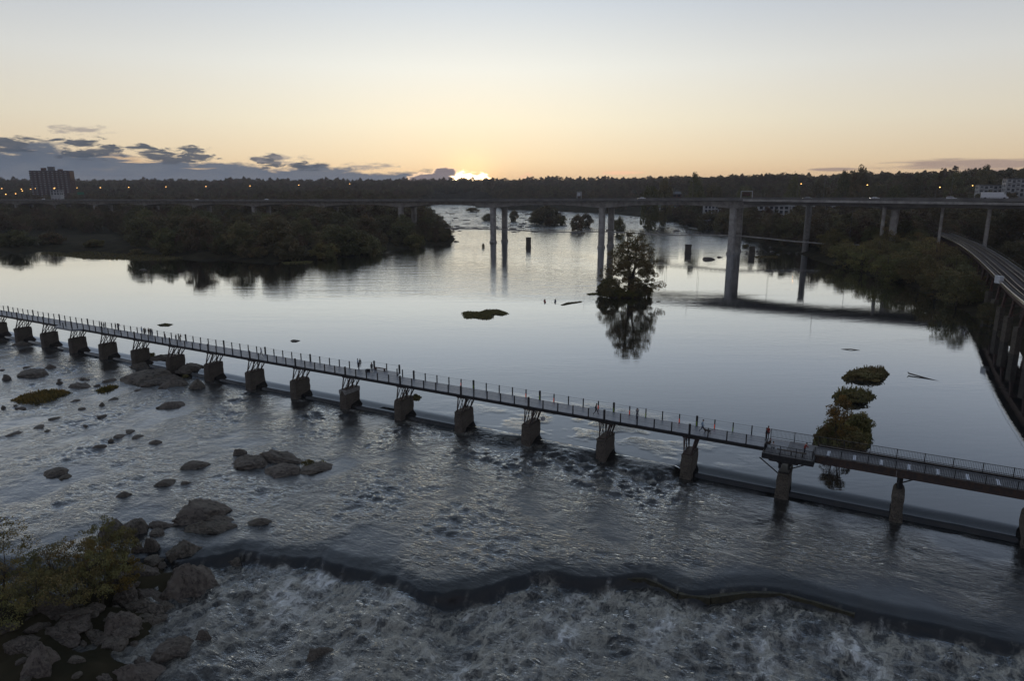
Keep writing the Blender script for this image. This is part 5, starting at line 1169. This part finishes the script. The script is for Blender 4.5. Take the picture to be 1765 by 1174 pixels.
for k in range(70):
    mx, my, rx_, ry_, zt_, _ = RB_.choice(mounds); a_ = RB_.uniform(0, 6.28); q = RB_.uniform(.35, 1.0); X = mx + math.cos(a_) * rx_ * q; Y = my + math.sin(a_) * ry_ * q; z = max(gz(X, Y), rz_at(X, Y) - .1); w = RB_.uniform(.35, 1.3)
    o = link('boulder', RB_.choice(rocks), None, (X, Y, z)); o.scale = (w, w * RB_.uniform(.5, .9), w * RB_.uniform(.35, .6)); o.rotation_euler = (RB_.uniform(-.2, .2), RB_.uniform(-.2, .2), RB_.uniform(0, 6)); tag(o, 'loose rock among the rubble ' + ['in the middle of the rocky point', 'at the far left of the rocky point', 'around the large rounded boulder', 'at the right tip of the rocky point', 'in the bottom left corner', 'beyond the left frame edge', 'beside the mossy humped boulder', 'under the right hand saplings'][min(7, [m_[:2] for m_ in mounds].index((mx, my)))], 'rock', 'rubble of the rocky point')
# ledges and stones across the far rapids
r_ = random.Random(12); nst_ = 0; far_rk = []
while nst_ < 150:
    q = r_.random()
    if q < .62: x = r_.uniform(735, 990); y = r_.uniform(353, 400)
    elif q < .85: x = r_.uniform(1000, 1260); y = r_.uniform(372, 404)
    else: x = r_.uniform(1285, 1385); y = r_.uniform(412, 440)
    X, Y, dd = g(x, y)
    if gz(X, Y) > 0: continue
    w = r_.uniform(3, 22 if q < .62 else 9) * dd / F; L = w * r_.uniform(.5, 1.0)
    o = link('rock_ledge' if w > 5 else 'river_rock', r_.choice(rk_low), None, (X, Y, -.1)); o.scale = (w / 2, L / 2 * 1.6, r_.uniform(.5, 1.1)); o.rotation_euler = (0, 0, r_.uniform(-.3, .3))
    tag(o, 'low dark rock awash in the white rapids far up the river', 'rock', 'rocks in the far rapids'); nst_ += 1
for k in range(20):
    x = r_.uniform(-20, 240); y = r_.uniform(610, 760); X, Y, dd = g(x, y, -1.1)
    w = r_.uniform(.5, 1.6); o = link('river_rock', r_.choice(rk_low), None, (X, Y, -1.1)); o.scale = (w, w * .7, .35); o.rotation_euler = (0, 0, r_.uniform(0, 6)); tag(o, 'small dark stone breaking the surface of the left rapids', 'rock', 'small stones in the left rapids')
# ------------------------------------------------------------------ saplings on the rocky point
sp_rows = [(8, 1035, 7.2, 2.3, 'gold'), (40, 1010, 4.8, 1.8, 'olive'), (75, 1015, 5.6, 2.0, 'olive'), (110, 1015, 5.4, 2.0, 'olive'), (150, 1010, 4.9, 1.9, 'gold'), (185, 985, 5.6, 1.9, 'olive'), (212, 960, 3.6, 1.6, 'olive'), (175, 1030, 4.6, 1.9, 'olive'), (130, 1050, 3.4, 2.0, 'olive'), (60, 1060, 3.4, 2.0, 'olive'), (0, 1090, 3.0, 2.0, 'olive'), (205, 1010, 3.6, 1.6, 'gold'), (-40, 1060, 6.5, 2.3, 'olive'), (-90, 1090, 7, 2.6, 'gold')]
sp_lab = ['tallest golden sapling at the left edge of the rocky point', 'thin olive sapling second from the left edge', 'wispy olive sapling in the left of the sapling row', 'wispy sapling in the middle of the row', 'yellowing sapling right of the middle of the row', 'tall sapling whose tip rises above the others on the right', 'rightmost short sapling over the boulders', 'full olive sapling before the tall right one', 'low bushy growth under the middle saplings', 'low bushy growth under the left saplings', 'low undergrowth in the bottom left corner', 'short yellow sapling above the slab stack', 'sapling cut by the left frame edge', 'sapling beyond the left frame edge']
for k, (x, y, hh, rr_, c) in enumerate(sp_rows):
    X, Y, dd = g(x, y, -.2); z = gz(X, Y); hh *= 1.32; rr_ *= 1.12
    cm, cs = crown_mesh(400 + k, hh, rr_ * 1.1, 64, 72 if hh > 4 else 44, .15, 'vase', [M['leaf_gold' if c == 'gold' else 'leaf_olive']], cl_r=.20, zlo=.22 if hh > 4 else .02, gaps=.42)
    plant_tree(('sapling', cm, trunk_mesh(400 + k, hh, cs, .07, 4, .16)), X, Y, z - .1, 1.0, sp_lab[k], 'saplings on the rocky point', rz=0.0, name='sapling')
for k, (x, y, w, hh, lab) in enumerate([(262, 616, 14, 8, 'small shrub growing on the rock pile by the pier'), (320, 652, 12, 6, 'small tuft of leaves on the pile near the seventh pier')]):
    X, Y, dd = g(x, y, -.3); plant_tree(bush_p[1], X, Y, -.2, w * dd / F / 7, lab, None, 'bush', sz=hh * dd / F / 4)
# driftwood
mb = MB(); a = g(1566, 646); b_ = g(1628, 659); mb.tube([(a[0], a[1], .28), ((a[0]+b_[0])/2, (a[1]+b_[1])/2, .05), (b_[0], b_[1], -.12)], [.14, .12, .06], 6); mb.tube([(a[0], a[1], .25), (a[0] - .2, a[1], .6)], .08, 5); tag(mb.obj('drift_log', M['bark']), 'long thin log lying in the calm pool on the right', 'log')
mb = MB(); a = g(1450, 602); b_ = g(1482, 604); mb.tube([(a[0], a[1], -.05), ((a[0]+b_[0])/2, (a[1]+b_[1])/2, .18), (b_[0], b_[1], -.05)], .10, 6); tag(mb.obj('drift_log', M['bark']), 'short bent log just breaking the pool surface on the right', 'log')
# ------------------------------------------------------------------ people
skinm = mat('skin', (.38, .22, .16), (.34, .20, .14), 9, .6)
cloth = {n: mat(n, c, tuple(v * .8 for v in c), 6, .9) for n, c in {'dark cloth': (.03, .03, .035), 'navy cloth': (.03, .04, .08), 'red cloth': (.28, .05, .04), 'pale blue cloth': (.30, .40, .50), 'white cloth': (.55, .55, .55), 'grey cloth': (.14, .14, .15), 'brown cloth': (.10, .06, .04), 'denim': (.06, .09, .15)}.items()}
hairm = mat('hair', (.03, .02, .015), (.045, .03, .02), 9, .7)
def body(pose, hgt=1.72):
    s = hgt / 1.75
    J = {'pel': (0, 0, .95), 'sp': (0, 0, 1.12), 'ch': (0, .01, 1.32), 'nk': (0, .0, 1.49), 'hd': (0, .02, 1.58), 'ht': (0, .02, 1.70),
         'sL': (-.17, 0, 1.42), 'sR': (.17, 0, 1.42), 'eL': (-.23, -.02, 1.14), 'eR': (.23, -.02, 1.14), 'wL': (-.24, .06, .90), 'wR': (.24, .06, .90), 'fL': (-.24, .09, .80), 'fR': (.24, .09, .80),
         'hL': (-.10, 0, .90), 'hR': (.10, 0, .90), 'kL': (-.11, .02, .50), 'kR': (.11, .02, .50), 'aL': (-.11, -.02, .09), 'aR': (.11, -.02, .09), 'tL': (-.12, .15, .04), 'tR': (.12, .15, .04)}
    if pose == 'walk': J.update({'kL': (-.10, .20, .53), 'aL': (-.10, .34, .12), 'tL': (-.10, .48, .08), 'kR': (.10, -.06, .50), 'aR': (.10, -.38, .16), 'tR': (.10, -.26, .05), 'eL': (-.24, -.14, 1.16), 'wL': (-.22, -.22, .95), 'fL': (-.22, -.20, .86), 'eR': (.24, .10, 1.16), 'wR': (.22, .30, 1.02), 'fR': (.2, .38, .98), 'ch': (0, .05, 1.32), 'nk': (0, .06, 1.48), 'hd': (0, .09, 1.57), 'ht': (0, .10, 1.69)})
    if pose == 'photo': J.update({'eL': (-.26, .16, 1.38), 'wL': (-.10, .26, 1.58), 'fL': (-.03, .28, 1.64), 'eR': (.26, .16, 1.38), 'wR': (.10, .26, 1.58), 'fR': (.03, .28, 1.64)})
    if pose == 'lean': J.update({'ch': (0, .10, 1.30), 'nk': (0, .16, 1.44), 'hd': (0, .20, 1.52), 'ht': (0, .22, 1.64), 'sL': (-.17, .13, 1.38), 'sR': (.17, .13, 1.38), 'eL': (-.24, .22, 1.14), 'wL': (-.18, .42, 1.12), 'fL': (-.14, .5, 1.12), 'eR': (.24, .22, 1.14), 'wR': (.18, .42, 1.12), 'fR': (.14, .5, 1.12)})
    if pose == 'sit':
        for k_ in J: x, y, z = J[k_]; J[k_] = (x, y, z - .42)
        J.update({'kL': (-.14, .44, .52), 'kR': (.14, .44, .52), 'aL': (-.14, .46, .10), 'aR': (.14, .46, .10), 'tL': (-.14, .62, .05), 'tR': (.14, .62, .05), 'hL': (-.1, .04, .50), 'hR': (.1, .04, .50), 'eL': (-.24, .12, .76), 'wL': (-.14, .36, .66), 'fL': (-.1, .44, .62), 'eR': (.24, .12, .76), 'wR': (.14, .36, .66), 'fR': (.1, .44, .62)})
    Rd = {'pel': .14, 'sp': .125, 'ch': .15, 'nk': .055, 'hd': .095, 'ht': .07, 'sL': .065, 'sR': .065, 'eL': .045, 'eR': .045, 'wL': .032, 'wR': .032, 'fL': .035, 'fR': .035, 'hL': .10, 'hR': .10, 'kL': .065, 'kR': .065, 'aL': .042, 'aR': .042, 'tL': .035, 'tR': .035}
    E = [('pel', 'sp'), ('sp', 'ch'), ('ch', 'nk'), ('nk', 'hd'), ('hd', 'ht'), ('ch', 'sL'), ('ch', 'sR'), ('sL', 'eL'), ('sR', 'eR'), ('eL', 'wL'), ('eR', 'wR'), ('wL', 'fL'), ('wR', 'fR'), ('pel', 'hL'), ('pel', 'hR'), ('hL', 'kL'), ('hR', 'kR'), ('kL', 'aL'), ('kR', 'aR'), ('aL', 'tL'), ('aR', 'tR')]
    ks_ = list(J); me = bpy.data.meshes.new('b'); me.from_pydata([Vector(J[k_]) * s for k_ in ks_], [(ks_.index(a), ks_.index(b)) for a, b in E], [])
    o = bpy.data.objects.new('b', me); col.objects.link(o); md = o.modifiers.new('s', 'SKIN'); md.use_smooth_shade = True
    for i, k_ in enumerate(ks_): me.skin_vertices[0].data[i].radius = (Rd[k_] * s,) * 2; me.skin_vertices[0].data[i].use_root = (k_ == 'pel')
    o.modifiers.new('u', 'SUBSURF').levels = 1
    dg = bpy.context.evaluated_depsgraph_get(); dg.update(); m2 = bpy.data.meshes.new_from_object(o.evaluated_get(dg)); bpy.data.objects.remove(o)
    for _ in range(4): m2.materials.append(skinm)
    cen = np.zeros(len(m2.polygons) * 3, np.float32); m2.polygons.foreach_get('center', cen); cen = cen.reshape(-1, 3) / s
    off = -.42 if pose == 'sit' else 0
    idx = np.full(len(cen), 1, np.int32)      # 0 skin 1 top 2 trousers 3 shoes
    wr = np.array([J['wL'], J['wR']]); fr = np.array([J['fL'], J['fR']])
    dw = np.min([np.linalg.norm(cen - np.array(fr[i]), axis=1) for i in (0, 1)], axis=0)
    if pose == 'sit': idx[(cen[:, 2] < .56) & (dw > .12)] = 2
    else: idx[cen[:, 2] < .93] = 2
    idx[(cen[:, 2] > 1.47 + off - (.05 if pose == 'lean' else 0)) & (np.abs(cen[:, 0]) < .12)] = 0; idx[dw < .09] = 0; idx[cen[:, 2] < .085] = 3
    m2.polygons.foreach_set('material_index', idx); m2.name = 'person_body'
    hd = Vector(J['hd']) * s; ht = Vector(J['ht']) * s; mb = MB()
    import bmesh
    bm = bmesh.new(); bmesh.ops.create_icosphere(bm, subdivisions=2, radius=1.0); hm = bpy.data.meshes.new('hair')
    for v in bm.verts: v.co = Vector((v.co.x * .098, v.co.y * .105, v.co.z * .085)) * s + ht + Vector((0, -.025, -.02))
    bm.to_mesh(hm); bm.free(); hm.materials.append(hairm)
    # eyes, nose: a small face
    fm = MB(); c = (hd + ht) / 2 + Vector((0, .095 * s, -.01))
    fm.box(c + Vector((0, .0, -.01)), (.02, .035, .04)); fm = fm.mesh('nose', [skinm])
    em = MB(); em.box(c + Vector((-.03, -.012, .02)), (.022, .01, .012)); em.box(c + Vector((.03, -.012, .02)), (.022, .01, .012)); em.box(c + Vector((0, -.012, -.055)), (.04, .01, .008)); em = em.mesh('eyes', [hairm])
    return m2, hm, fm, em
poses = {p: body(p) for p in ('stand', 'walk', 'photo', 'lean', 'sit')}
def person(pose, loc, rz, top, legs, label, sc=1.0):
    me, hm, fm, em = poses[pose]; o = link('person', me, None, loc); o.rotation_euler = (0, 0, rz); o.scale = (sc,) * 3
    for i, m_ in enumerate((skinm, cloth[top], cloth[legs], cloth['dark cloth'])): o.material_slots[i].link = 'OBJECT'; o.material_slots[i].material = m_
    h = link('hair', hm, o); link('nose', fm, o); e = link('face', em, o)
    return tag(o, label, 'person')
ang_d = math.atan2(D[1], D[0])
def deck_at(px, s):
    "deck coordinate t of photo column px at offset s"
    lo, hi = -18 * SP, 6 * SP
    for _ in range(40):
        m_ = (lo + hi) / 2
        if pj(*B(m_, s, DZ))[0] < px: lo = m_
        else: hi = m_
    return lo
PP = [(176, 3.6, 'stand', 0, 'dark cloth', 'dark cloth', 'leftmost of the people on the left deck, dark clothes, by the far rail'), (180, 3.3, 'stand', 2, 'grey cloth', 'dark cloth', 'person in grey beside the leftmost person on the left deck'),
 (200, 3.9, 'stand', 3, 'dark cloth', 'dark cloth', 'left one of a dark clad pair at the far rail of the left deck'), (205, 3.9, 'lean', 0, 'navy cloth', 'dark cloth', 'right one of a dark clad pair at the far rail of the left deck'),
 (245, 4.1, 'stand', 0, 'pale blue cloth', 'denim', 'person in a pale top at the left end of the row of four on the far rail'), (251, 3.9, 'stand', 1, 'dark cloth', 'dark cloth', 'second from the left in the row of four on the far rail'), (257, 4.0, 'stand', 5, 'brown cloth', 'dark cloth', 'third from the left in the row of four on the far rail'), (263, 4.0, 'stand', 0, 'grey cloth', 'denim', 'right end of the row of four on the far rail'),
 (286, 2.0, 'stand', 2.5, 'dark cloth', 'dark cloth', 'person in black near the front rail between two groups on the left deck'), (304, 3.0, 'walk', -1.57, 'grey cloth', 'denim', 'walker on the left of a pair above the sixth pier'), (311, 3.4, 'lean', 0, 'brown cloth', 'brown cloth', 'person with hands up on the right of a pair above the sixth pier'),
 (451, 2.9, 'walk', 1.57, 'white cloth', 'dark cloth', 'lone walker in a pale shirt in the middle of the left half of the deck'), (617, 5.9, 'stand', 2.6, 'pale blue cloth', 'denim', 'person in pale blue standing by the lookout bench'), (621, 6.0, 'stand', .6, 'dark cloth', 'dark cloth', 'person in dark clothes standing by the lookout bench'), (641, 4.5, 'stand', 1.2, 'dark cloth', 'dark cloth', 'person in black at the right end of the lookout'),
 (1027, 2.2, 'walk', -1.4, 'dark cloth', 'dark cloth', 'person in black walking just left of a pier post on the right deck'), (1098, 3.1, 'photo', .3, 'grey cloth', 'navy cloth', 'person in grey raising both arms to take a picture of the sunset'), (1210, 2.6, 'walk', -1.5, 'pale blue cloth', 'denim', 'walker in a pale blue shirt striding with a dog'),
 (1320, 3.6, 'stand', 1.9, 'dark cloth', 'dark cloth', 'person in black standing at the left end of the platform'), (1323, 4.1, 'stand', 2.8, 'red cloth', 'dark cloth', 'tall bare armed person in dark red at the left end of the platform'), (1327, 1.2, 'sit', 1.5, 'brown cloth', 'dark cloth', 'person in brown sitting at the left end of the platform'), (1332, .1, 'sit', .2, 'white cloth', 'dark cloth', 'person in white sitting at the front of the platform'),
 (1386, .7, 'lean', -1.2, 'red cloth', 'dark cloth', 'person in a red top leaning on the right railing of the platform')]
for x, s, ps, rz_, tp_, lg, lab in PP:
    t = deck_at(x, s); person(ps, B(t, s, DZ + (.0)), ang_d + rz_, tp_, lg, lab, random.uniform(.95, 1.04) if x != 1323 else 1.06)
# dog
X, Y, Z = B(deck_at(1219, 2.2), 2.2, DZ); dg_ = thing('dog', 'dark dog walking on the deck beside the striding walker', 'dog', (X, Y, Z), ang_d + math.pi)
mb = MB(); mb.tube([(-.42, 0, .50), (-.30, 0, .50), (0, 0, .47), (.28, 0, .50), (.44, 0, .60), (.56, 0, .72)], [.10, .13, .11, .15, .10, .08], 8)
mb.tube([(.52, 0, .74), (.64, 0, .74), (.78, 0, .69)], [.09, .08, .04], 8); mb.tube([(-.42, 0, .54), (-.62, 0, .66), (-.72, 0, .80)], [.04, .03, .02], 6)
for x, y, q in ((.28, .09, .06), (.30, -.09, -.08)): mb.tube([(x, y, .45), (x + q, y, .22), (x + q * 1.5, y, .02)], [.06, .035, .03], 6)
for x, y, q in ((-.32, .09, .05), (-.34, -.09, -.06)): mb.tube([(x, y, .46), (x + .10 + q, y, .30), (x - .06 + q, y, .17), (x + q, y, .02)], [.08, .05, .03, .03], 6)
mb.obj('body', hairm, dg_)
for sy in (-.05, .05):
    mb = MB(); mb.beam((.56, sy, .78), (.55, sy, .86), .05, .03); mb.obj('ear', hairm, dg_)
# bag on the lookout
X, Y, Z = B(deck_at(634, 4.2), 4.2, DZ + .25); mb = MB(); mb.box((X, Y, Z), (.8, .4, .5)); mb.tube([(X-.25, Y, Z+.25), (X, Y, Z+.42), (X+.25, Y, Z+.25)], .03, 5); tag(mb.obj('bag', cloth['dark cloth']), 'dark bag lying on the deck at the right of the lookout', 'bag')
# paddlers
for x, lab in ((939, 'left one of two paddlers seen from behind in small boats on the pool'), (957, 'right one of two paddlers seen from behind in small boats on the pool')):
    X, Y, dd = g(x, 520); kr = thing('kayak', 'small dark kayak under the ' + ('left' if x < 950 else 'right') + ' paddler on the pool', 'kayak', (X, Y, 0), .1 if x < 950 else -.15)
    mb = MB(); mb.tube([(0, -1.9, .2), (0, -1.2, .10), (0, 0, .08), (0, 1.2, .10), (0, 1.9, .22)], [.04, .26, .34, .26, .04], 8); mb.obj('hull', cloth['red cloth'] if x < 950 else cloth['navy cloth'], kr)
    mb = MB(); mb.tube([(-1.05, .35, .55), (1.05, .35, .9)], .02, 5); pdl = mb.obj('paddle', M['steel_blk'], kr)
    for a, b_ in (((-1.05, .35, .55), (-1.3, .35, .5)), ((1.05, .35, .9), (1.3, .35, .95))): mb = MB(); mb.beam(a, b_, .16, .03); mb.obj('blade', M['steel_blk'], pdl)
    person('sit', (X, Y - .1, -.25), .0, 'dark cloth' if x < 950 else 'navy cloth', 'dark cloth', lab)
# ------------------------------------------------------------------ buildings
def facade_building(name, label, x, y, z, rz, w, dpt, floors, fh, cols, wallm, roofm, trimm=None, balc=False, roofshape='flat', recess=.35, fc=None):
    rt = thing(name, label, 'building', (x, y, z), rz); mb = MB(); Hh = floors * fh
    mb.box((0, 0, Hh/2 - 3), (w - .6, dpt - .6, Hh + 6)); mb.obj('core', M['glass'], rt)
    bay = w / cols
    for side, (ln, off, rot) in enumerate(((w, dpt/2, 0), (dpt, w/2, 1), (dpt, w/2, 2))):
        nb = cols if side == 0 else max(2, int(dpt / bay)); bw = ln / nb
        mb = MB()
        def tr(u, v, zz): return (u, -off + v, zz) if side == 0 else ((off - v, u, zz) if side == 1 else (-off + v, u, zz))
        def bx(u, v, zz, su, sv, sz): mb.box(tr(u, v, zz), (su, sv, sz) if side == 0 else (sv, su, sz))
        for c in range(nb + 1): bx(-ln/2 + c * bw, .15, Hh/2 - 3, bw * .36, .32, Hh + 6)
        for f in range(floors + 1): bx(0, .19, f * fh - (.0 if f else 2) , ln, .30, fh * .34 if f else 4.5)
        mb.obj('wall', wallm if side else (fc or wallm), rt)
    mb = MB()
    if balc:
        for f in range(floors):
            for c in range(cols):
                if c % 2 == 0: mb.box((-w/2 + (c+.5)*bay, -dpt/2 - .6, f * fh + fh * .18), (bay * .8, 1.1, .18)); mb.box((-w/2 + (c+.5)*bay, -dpt/2 - 1.12, f * fh + fh * .32), (bay * .8, .08, fh*.3))
        o = mb.obj('balcony', trimm, rt); o['kind'] = 'stuff'
    for f in range(floors):
        mb = MB()
        for c in range(cols): mb.box((-w/2 + (c+.5)*bay, -dpt/2 + .22, (f + .5) * fh + .1), (bay * .52, .06, fh * .5))
        o = mb.obj('window', M['glass'], rt); o['kind'] = 'stuff'
    mb = MB()
    if roofshape == 'flat': mb.box((0, 0, Hh + .35), (w + .5, dpt + .5, .7))
    else:
        a, b_, h = w/2 + .8, dpt/2 + .8, Hh + .1; mb.add([(-a, -b_, h), (a, -b_, h), (a, b_, h), (-a, b_, h), (-a, 0, h + dpt * .3), (a, 0, h + dpt * .3)], [(0, 1, 5, 4), (2, 3, 4, 5), (1, 2, 5), (3, 0, 4), (3, 2, 1, 0)])
    mb.obj('roof', roofm, rt); return rt
def at(px, py, d, z=None):
    "point at depth d on the ray of photo pixel"
    u = (px - CX) / F; v = (py - CY) / F; return d * u, d * (cp_ - v * sp_), CAM_H - d * (sp_ + v * cp_)
X, Y, Z = at(87, 324, 1150)
tw = facade_building('apartment_tower', 'broad red brick apartment tower rising over the woods at the far left', X, Y + 9, Z - 14, .12, 62, 16, 14, 3.0, 18, M['brick'], M['roof_grey'], M['white'], balc=True)
for dx, w, h in ((-12, 6, 4.5), (0, 9, 6.5), (14, 6, 2.5)):
    mb = MB(); mb.box((dx, 0, 14 * 3.0 + .7 + h/2), (w, 6, h)); mb.obj('roof_house', M['brick'] if w < 9 else M['roof_grey'], tw)
X, Y, Z = at(1172, 376, 800)
b1 = facade_building('riverside_building', 'long pavilion with green roof and white balconies at the far right bank', X, Y + 9, 3.5, -.10, 45, 15, 2, 5.2, 9, M['white'], M['roof_green'], M['white'], balc=True, roofshape='gable', fc=M['white'])
mb = MB(); mb.box((0, -8.2, -2.0), (46, 3, 4.2)); mb.obj('base_wall', M['brick'], b1)
for q in (-13, 0, 13): mb = MB(); mb.add([(q-2, -8.6, 10.4), (q+2, -8.6, 10.4), (q, -8.6, 12.8), (q, -3, 12.8)], [(0, 1, 2), (0, 2, 3), (1, 3, 2)]); mb.obj('dormer', M['roof_green'], b1)
X, Y, Z = at(1207, 372, 730); facade_building('brick_building', 'red brick block beside the green roofed pavilion', X, Y + 6, 2.5, -.1, 15, 14, 4, 3.8, 4, M['brick'], M['roof_grey'])
X, Y, Z = at(1236, 380, 665); facade_building('office_building', 'white framed riverside block left of the tall right column', X, Y + 7, 2.0, -.15, 23, 14, 5, 3.6, 7, M['white'], M['roof_grey'], M['white'], fc=M['white'])
X, Y, Z = at(1335, 362, 560); facade_building('pale_roofed_building', 'low building with a pale roof among the trees right of the tall column', X, Y + 6, Z - 3, -.1, 24, 12, 2, 3.2, 6, M['white'], M['white'], roofshape='gable')
X, Y, Z = at(1395, 358, 600); facade_building('low_white_building', 'long low white building glimpsed under the bridge deck behind the lone column', X, Y + 6, Z - 2, -.05, 60, 12, 2, 3.6, 12, M['white'], M['white'])
for (x, w, fl, dd, lab, nm) in ((1714, 18, 3, 520, 'stepped white and brick apartment block above the bridge near the right edge', 'apartment_block'), (1760, 17, 4, 500, 'white apartment block with flat roof at the right edge above the bridge', 'apartment_block'), (1740, 12, 2, 545, 'small pale block between the two apartment blocks on the right', 'apartment_block')):
    X, Y, Z = at(x, 340, dd); facade_building(nm, lab, X, Y + 5, Z - .5 + (1.0 if x > 1750 else 0), -.35, w, 11, fl, 3.1, 6, M['white'] if x != 1712 else M['brick'], M['roof_grey'], M['white'], balc=True, fc=M['white'])
X, Y, Z = at(1157, 338, 700); facade_building('house', 'small blue grey roofed house among the trees above the deck', X, Y, Z - 4, .1, 17, 9, 2, 3, 4, M['brick'], M['roof_grey'], roofshape='gable')
X, Y, Z = at(98, 331, 760); facade_building('house', 'small pale house below the apartment tower', X, Y, Z - 3, .1, 9, 8, 2, 2.6, 3, M['white'], M['roof_grey'])
X, Y, Z = at(139, 333, 740); rt = thing('road_sign', 'green road sign board over the left end of the highway', 'road sign', (X, Y, Z - 6)); mb = MB(); mb.box((0, 0, 6), (7, .2, 2.6)); mb.obj('sign_board', M['sign_green'], rt); mb = MB(); mb.beam((-3.2, .2, -10), (-3.2, .2, 7), .25); mb.beam((3.2, .2, -10), (3.2, .2, 7), .25); mb.obj('sign_post', M['conc_dk'], rt)
# lit street lamps over the left and right woods
lit0 = lamp_proto('lampglow'); firstl = True
Ls = [(3, 325, 700, 'lit'), (37, 326, 720, 'lit'), (38.5, 329, 700, 'lit'), (27, 334, 640, 'lit'), (10, 335, 650, 'lit'), (53, 326, 760, 'lit'), (62, 325, 800, ''), (93, 325, 700, 'lit'), (94.5, 324, 760, 'lit'), (134, 324, 720, ''), (173, 323.5, 700, 'lit'), (222, 323, 690, 'lit'), (286, 322, 690, 'lit'), (355, 321.5, 690, 'lit'), (431, 320.5, 690, 'lit'), (515, 319, 690, 'lit'), (604, 317, 700, ''), (1381, 317, 560, 'lit'), (1495, 319, 520, 'lit'), (1620, 323, 470, 'lit'), (1678, 320, 500, '')]
lt_lab = ['glowing street lamp nearest the left edge above the highway', 'upper lamp of the close pair left of the tower', 'lower lamp of the close pair left of the tower', 'low glowing lamp under the pair near the left edge', 'lowest glowing lamp near the left edge', 'glowing lamp below the left end of the tower', 'faint lamp below the middle of the tower', 'orange lamp of the pair below the right end of the tower', 'yellow lamp of the pair below the right end of the tower', 'pale lamp just right of the tower', 'first glowing lamp right of the tower', 'second glowing lamp right of the tower', 'third glowing lamp right of the tower', 'fourth glowing lamp right of the tower', 'fifth glowing lamp right of the tower', 'sixth glowing lamp right of the tower', 'faint lamp above the wood left of the sun', 'glowing lamp on the right ridge above the lone column', 'glowing lamp above the cars on the right', 'bright orange lamp left of the white box truck', 'faint white lamp right of the box truck']
for k, (x, y, dd, q) in enumerate(Ls):
    X, Y, Z = at(x, y, dd); o = lit0 if firstl else dup(lit0); firstl = False; o.location = (X - 2.4, Y, Z - 10.4); tag(o, lt_lab[k], 'street lamp', 'lit street lamps'); sc_ = 1.0 if q else .7
    o.scale = (sc_, sc_, 1)
    for ch in list(o.children):
        if ch.name.startswith('pole'):
            pass
# parked cars under the viaduct at the right edge
pk0 = None
pcol = ['car_white', 'car_grey', 'car_white', 'car_dark', 'car_white', 'car_grey', 'car_white', 'car_dark', 'car_grey', 'car_white']
PKL = ['white parked car leftmost in the lot beyond the viaduct', 'grey parked car in the lot behind the viaduct, second from the left', 'white parked car with a bright roof in the middle of the lot', 'dark parked car between two white ones in the lot', 'white parked car at the right edge of the lot', 'grey parked car in the back row of the lot', 'white parked car in the back row at the right edge', 'dark parked car in the back row of the lot', 'grey parked car nearest the viaduct', 'white parked car at the top of the lot by the trees']
for k, (x, y) in enumerate([(1722, 430), (1732, 426), (1748, 431), (1756, 434), (1764, 431), (1738, 419), (1766, 423), (1726, 421), (1744, 440), (1764, 416)]):
    X, Y, dd = g(x, y, 3.0); o = car('parked_car', PKL[k], 'car', M[pcol[k]], 'suv' if k % 3 == 0 else 'car'); o['group'] = 'cars parked beyond the viaduct'; z = gz(X, Y); o.location = (X, Y, z + .05); o.rotation_euler = (0, 0, .35)
P_ = [g(x, y, 2.6)[:2] for x, y in [(1706, 414), (1772, 408), (1830, 425), (1830, 470), (1775, 462), (1725, 440)]]
mb = MB(); zz = [gz(*p) + .02 for p in P_]; mb.add([(p[0], p[1], z + .0) for p, z in zip(P_, zz)], [tuple(range(6))]); tag(mb.obj('parking_lot', M['asphalt']), kind='structure')

for k, (x, y, w, hh, v, lab) in enumerate([(1222, 395, 44, 28, 0, 'trees at the water below the white framed block'), (1245, 400, 30, 30, 0, 'bush between the white framed block and the tall column'), (1190, 388, 40, 22, 0, 'bush at the water below the red brick block'), (1150, 380, 30, 12, 0, 'low bush below the green roofed pavilion'), (1125, 378, 30, 18, 0, 'bush left of the green roofed pavilion'), (1215, 385, 26, 20, 1, 'pale bush at the corner of the brick block')]):
    X, Y, dd = g(x, y, 1); plant_tree(bush_p[v], X, Y, max(gz(X, Y), 0) - .2, w * dd / F / 7.0, lab, 'bushes below the riverside buildings', 'bush', sz=hh * dd / F / 4.6)
# ------------------------------------------------------------------ haze
hm_ = bpy.data.materials.new('evening haze'); hm_.use_nodes = True; t_ = hm_.node_tree; t_.nodes.clear(); pv = t_.nodes.new('ShaderNodeVolumePrincipled'); pv.inputs['Color'].default_value = (.80, .82, .90, 1); pv.inputs['Density'].default_value = .85e-4; pv.inputs['Anisotropy'].default_value = .45
mo = t_.nodes.new('ShaderNodeOutputMaterial'); t_.links.new(pv.outputs[0], mo.inputs['Volume'])
mb = MB(); mb.box((0, 1670, 43), (8000, 5240, 102)); tag(mb.obj('haze', hm_), 'thin evening haze over the river valley', kind='stuff')
